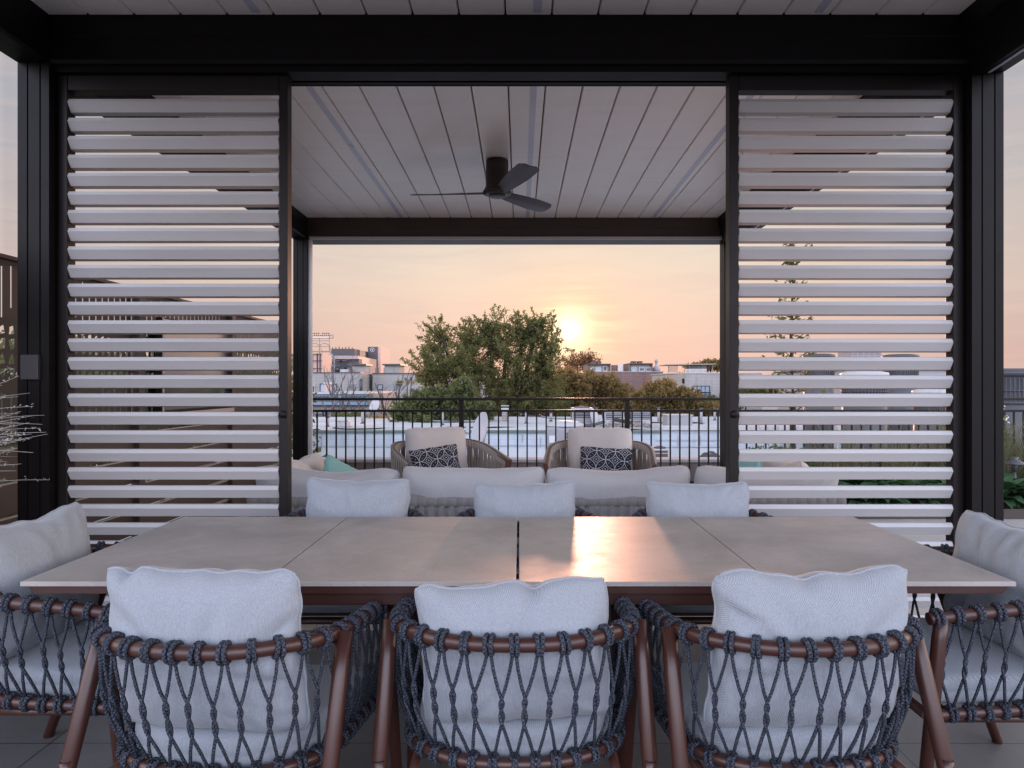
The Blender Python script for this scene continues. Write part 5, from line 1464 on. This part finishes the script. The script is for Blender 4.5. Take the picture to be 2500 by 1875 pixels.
# far low blocks on the skyline
far = [(1000, 1300, 925, 300, 'tower', 'hazy low apartment row on the skyline behind the big tree'), (1850, 2020, 915, 260, 'bldg', 'pale low block on the skyline behind the young tree'),
       (2240, 2700, 922, 330, 'tower', 'hazy long block on the skyline at the right'), (400, 720, 925, 260, 'tower', 'hazy long block on the skyline behind the left fence')]
for (a, b, y, D, mtl, lab) in far:
    B = bld(lab, 'distant_building')
    MB().box(PX(a, D), PX(b, D), D, D + 15, GZ, PZ(y, D)).build('wall', mtl, B)
    n = int((b - a) / 14)
    m = MB()
    for k in range(n):
        for r_ in range(3): xx = PX(a + 5 + k * 14, D); zz = PZ(y + 4 + r_ * 9, D); m.box(xx, xx + .9, D - .1, D - .01, zz - 1, zz)
    m.build('windows', 'win', B)
    MB().box(PX(a + (b - a) * .3, D), PX(a + (b - a) * .45, D), D + 3, D + 8, PZ(y, D) + .01, PZ(y - 5, D)).build('roof_house', mtl, B)

# ------------------------------------------------------------------ trees
def tree(name, label, base, blobs, nt_, per, lsize, mat, seed, trunk_r=.3, shoot=1.0, spread=.28, group=None, dark=0):
    """blobs: (x,y,z,rx,ry,rz,weight) in world coords; leaves grow along twigs that reach the blob surfaces"""
    t = thing(name, label, 'tree', base, 0, group)
    bo = Vector(base); rg = np.random.default_rng(seed); rnd = random.Random(seed)
    wts = np.array([b[6] for b in blobs]); wts = wts / wts.sum()
    cen = []; ton = []; m = MB(); tw = MB()
    top = max(b[2] + b[5] for b in blobs)
    main = []
    for b in blobs:
        c = Vector(b[:3]) - bo
        knot = Vector((c.x * .25, c.y * .25, c.z * .55)); main.append((c, knot))
        m.tube([(0, 0, c.z * .3), knot, c, c + Vector((0, 0, b[5] * .5))], [trunk_r * .6, trunk_r * .42, trunk_r * .22, trunk_r * .06], 6, False)
    m.tube([(0, 0, 0), (trunk_r * .2, 0, (blobs[0][2] - bo.z) * .25), (0, 0, (blobs[0][2] - bo.z) * .6)], [trunk_r * 1.25, trunk_r, trunk_r * .7], 8, False)
    m.build('trunk', 'bark', t)
    for k in range(nt_):
        bi = rg.choice(len(blobs), p=wts); b = blobs[bi]; c, _ = main[bi]
        d = rg.normal(size=3); d /= np.linalg.norm(d)
        if d[2] < -.5: d[2] *= -.6
        rr_ = rg.uniform(.55, 1.0) ** .6
        e = Vector((d[0] * b[3] * rr_, d[1] * b[4] * rr_, d[2] * b[5] * rr_)) + c
        dirv = (Vector(d) * 1.0 + Vector((rnd.gauss(0, .35), rnd.gauss(0, .35), .42 + rnd.gauss(0, .3)))).normalized()
        L = shoot * rnd.uniform(.6, 1.4)
        p0 = e - dirv * L * .6; p1 = e + dirv * L * .5
        if k % 3 == 0: tw.tube([c.lerp(p0, .4), p0, p1], [.045, .03, .012], 4, False)
        f = rg.uniform(0, 1, per) ** .8
        pts = np.array(p0)[None, :] * (1 - f[:, None]) + np.array(p1)[None, :] * f[:, None]
        pts += rg.normal(size=(per, 3)) * (spread * (1.15 - f[:, None] * .85))
        cen.append(pts)
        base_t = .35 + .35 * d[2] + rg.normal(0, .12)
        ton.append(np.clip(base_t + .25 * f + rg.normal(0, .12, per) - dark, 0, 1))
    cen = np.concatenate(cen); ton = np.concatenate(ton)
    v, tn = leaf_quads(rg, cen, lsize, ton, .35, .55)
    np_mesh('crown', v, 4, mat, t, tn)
    tw.build('branches', 'bark', t)
    return t
def blob(sx, sy, D, rx, rz, dy=0, w=1, ry=None):
    c = P(sx, sy, D); k = D / F
    return (c.x, c.y + dy, c.z, rx * k, (ry or rx * .8) * k, rz * k, w)
D = 34
tree('broadleaf_tree', 'largest tree in the centre with ragged pointed crown beside the sun', (PX(1205, D), D, GZ),
     [blob(1235, 860, D, 70, 62, 0, 1.5), blob(1150, 835, D, 55, 40, .5, 1.0), blob(1080, 820, D, 38, 28, 0, .45), blob(1060, 850, D, 28, 34, 0, .35), blob(1278, 815, D, 48, 40, .3, .9), blob(1330, 845, D, 34, 26, 0, .4), blob(1310, 800, D, 28, 24, 0, .3), blob(1200, 795, D, 38, 20, 0, .4),
      blob(1200, 985, D, 110, 42, 0, 1.5), blob(1310, 985, D, 80, 42, 0, 1.1), blob(1115, 905, D, 85, 48, -.6, 1.6), blob(1050, 920, D, 45, 45, -.5, .9), blob(1240, 930, D, 90, 55, 0, 1.6), blob(1330, 905, D, 42, 50, 0, .6)],
     520, 120, .12, 'leaf_big', 1, .38, 1.35, .14)
D = 27
tree('broadleaf_tree', 'fresh green bushy tree below the left side of the largest tree', (PX(1060, D), D, GZ),
     [blob(1085, 985, D, 72, 40, 0, 1.4), blob(1020, 1010, D, 60, 40, 0, 1.0), blob(1120, 960, D, 35, 26, 0, .5), blob(1140, 1010, D, 60, 36, 0, .9), blob(1060, 1040, D, 90, 35, -.5, 1)],
     240, 95, .13, 'leaf_g', 2, .25, .55, .16)
D = 42
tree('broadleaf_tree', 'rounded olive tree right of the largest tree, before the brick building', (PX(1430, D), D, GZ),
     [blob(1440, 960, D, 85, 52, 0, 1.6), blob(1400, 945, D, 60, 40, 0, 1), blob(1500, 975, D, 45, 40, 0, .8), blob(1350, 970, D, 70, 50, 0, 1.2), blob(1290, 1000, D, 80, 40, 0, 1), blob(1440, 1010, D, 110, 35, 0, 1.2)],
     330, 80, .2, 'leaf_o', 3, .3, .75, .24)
D = 36
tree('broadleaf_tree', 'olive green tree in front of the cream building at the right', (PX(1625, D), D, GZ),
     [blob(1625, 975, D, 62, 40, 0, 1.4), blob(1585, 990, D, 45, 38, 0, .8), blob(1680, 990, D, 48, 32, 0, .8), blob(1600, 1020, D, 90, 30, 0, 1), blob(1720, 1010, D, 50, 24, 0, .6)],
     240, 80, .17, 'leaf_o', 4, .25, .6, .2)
D = 75
tree('sparse_tree', 'thin reddish twiggy tree glowing just right of the sun', (PX(1410, D), D, GZ),
     [blob(1410, 890, D, 34, 22, 0, 1.2), blob(1440, 880, D, 22, 14, 0, .6), blob(1390, 905, D, 30, 20, 0, .8)],
     110, 26, .22, 'leaf_w', 5, .25, 1.3, .3)
D = 58
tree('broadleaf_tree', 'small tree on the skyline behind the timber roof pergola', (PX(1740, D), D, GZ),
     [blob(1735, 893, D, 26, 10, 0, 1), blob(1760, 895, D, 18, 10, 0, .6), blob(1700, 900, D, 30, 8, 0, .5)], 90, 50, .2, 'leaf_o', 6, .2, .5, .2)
D = 45
tree('broadleaf_tree', 'bright green tree low at the right edge of the opening', (PX(1765, D), D, GZ),
     [blob(1765, 995, D, 40, 26, 0, 1), blob(1830, 960, D, 70, 26, 0, 1.2), blob(1930, 958, D, 90, 28, 0, 1.2), blob(2050, 965, D, 60, 26, 0, 1)], 260, 60, .17, 'leaf_g', 7, .2, .55, .22)
# trees outside the left fence (glimpsed through the cut pattern) and far right
for (x, y, s_, lab) in ((-7.5, 9.0, 11, 'leafy green tree beyond the left fence, glimpsed through its slits near the post'), (-7.2, 16.0, 12, 'leafy green tree beyond the left fence, farther back')):
    tree('broadleaf_tree', lab, (x, y, GZ), [(x, y, .6, 2.2, 2.4, 1.5, 1), (x + .8, y - 2.2, .2, 2.0, 2.4, 1.7, 1), (x - .5, y + 2.5, .5, 2, 2.4, 1.6, 1), (x, y, -2, 2, 4, 1.5, 1)], 260, 60, .16, 'leaf_g', s_, .3, .7, .25, 'trees beyond the left fence')
tree('broadleaf_tree', 'yellow green tree far right beyond the cooling units', (PX(2560, 28), 28, GZ), [blob(2530, 1000, 28, 60, 50, 0, 1), blob(2600, 980, 28, 60, 60, 0, 1)], 120, 60, .16, 'leaf_g', 21, .25, .6, .22)
# bare tree at the left
def bare_tree(label, base, tips, r0, seed):
    t = thing('bare_tree', label, 'tree', base); bo = Vector(base); rnd = random.Random(seed)
    m = MB(); tr = MB(); fork = Vector((0, 0, (min(x[2] for x in tips) - bo.z) * .75))
    tr.tube([(0, 0, 0), fork * .5, fork], [r0, r0 * .8, r0 * .6], 7, False)
    def grow(p, e, r_, lv):
        mid = p.lerp(e, .5) + Vector((rnd.gauss(0, .06), rnd.gauss(0, .06), rnd.gauss(0, .04))) * (e - p).length
        m.tube([p, mid, e], [r_, r_ * .7, r_ * .35], 5, False)
        if lv:
            for k in range(3):
                q = p.lerp(e, rnd.uniform(.35, .85)); L = (e - p).length * rnd.uniform(.3, .5)
                d = ((e - p).normalized() + Vector((rnd.gauss(0, .5), rnd.gauss(0, .3), rnd.gauss(.15, .3)))).normalized()
                grow(q, q + d * L, r_ * .5, lv - 1)
    for x in tips: grow(fork, Vector(x) - bo, r0 * .42, 2)
    tr.build('trunk', 'twig', t); m.build('branches', 'twig', t)
D = 34
bare_tree('leafless tree with spreading twigs before the blue cornice building', (PX(835, D), D, GZ), [P(800, 922, D), P(812, 935, D), P(833, 935, D), P(870, 945, D), P(795, 990, D), P(890, 985, D)], .16, 4)
bare_tree('leafless tree leaning toward the big tree before the pale building', (PX(945, D), D + 2, GZ), [P(985, 915, D + 2), P(1005, 923, D + 2), P(915, 935, D + 2), P(925, 955, D + 2), P(975, 950, D + 2)], .15, 9)
bush((PX(860, 31.5), 31.5, PZ(1045, 31.5)), 1.1, .6, .38, 1500, .13, 'leaf_g', 'light green bush behind the white roof at the left', 41)
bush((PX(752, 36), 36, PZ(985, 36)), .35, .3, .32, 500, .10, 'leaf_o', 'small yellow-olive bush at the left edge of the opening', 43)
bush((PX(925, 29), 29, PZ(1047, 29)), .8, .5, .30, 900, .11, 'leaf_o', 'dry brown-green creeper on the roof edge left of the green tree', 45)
# far wooded horizon: one mass
rg = np.random.default_rng(99); n = 26000
x = rg.uniform(-420, 420, n); y = rg.uniform(330, 400, n)
hgt = np.array([6 + 3.5 * noise.noise(Vector((float(a) * .03, 0, 0))) + 2 * noise.noise(Vector((float(a) * .13, 5, 0))) for a in x])
z = GZ + 3 + rg.uniform(0, 1, n) ** .7 * hgt
v, tn = leaf_quads(rg, np.stack([x, y, z], 1), 2.2, rg.uniform(0, .8, n), .2, .7)
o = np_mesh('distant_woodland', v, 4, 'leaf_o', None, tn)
tag(o, 'low dark belt of distant trees along the horizon', 'woodland', None, 'stuff')
print('objects', len(bpy.data.objects), 'balusters', cnt)
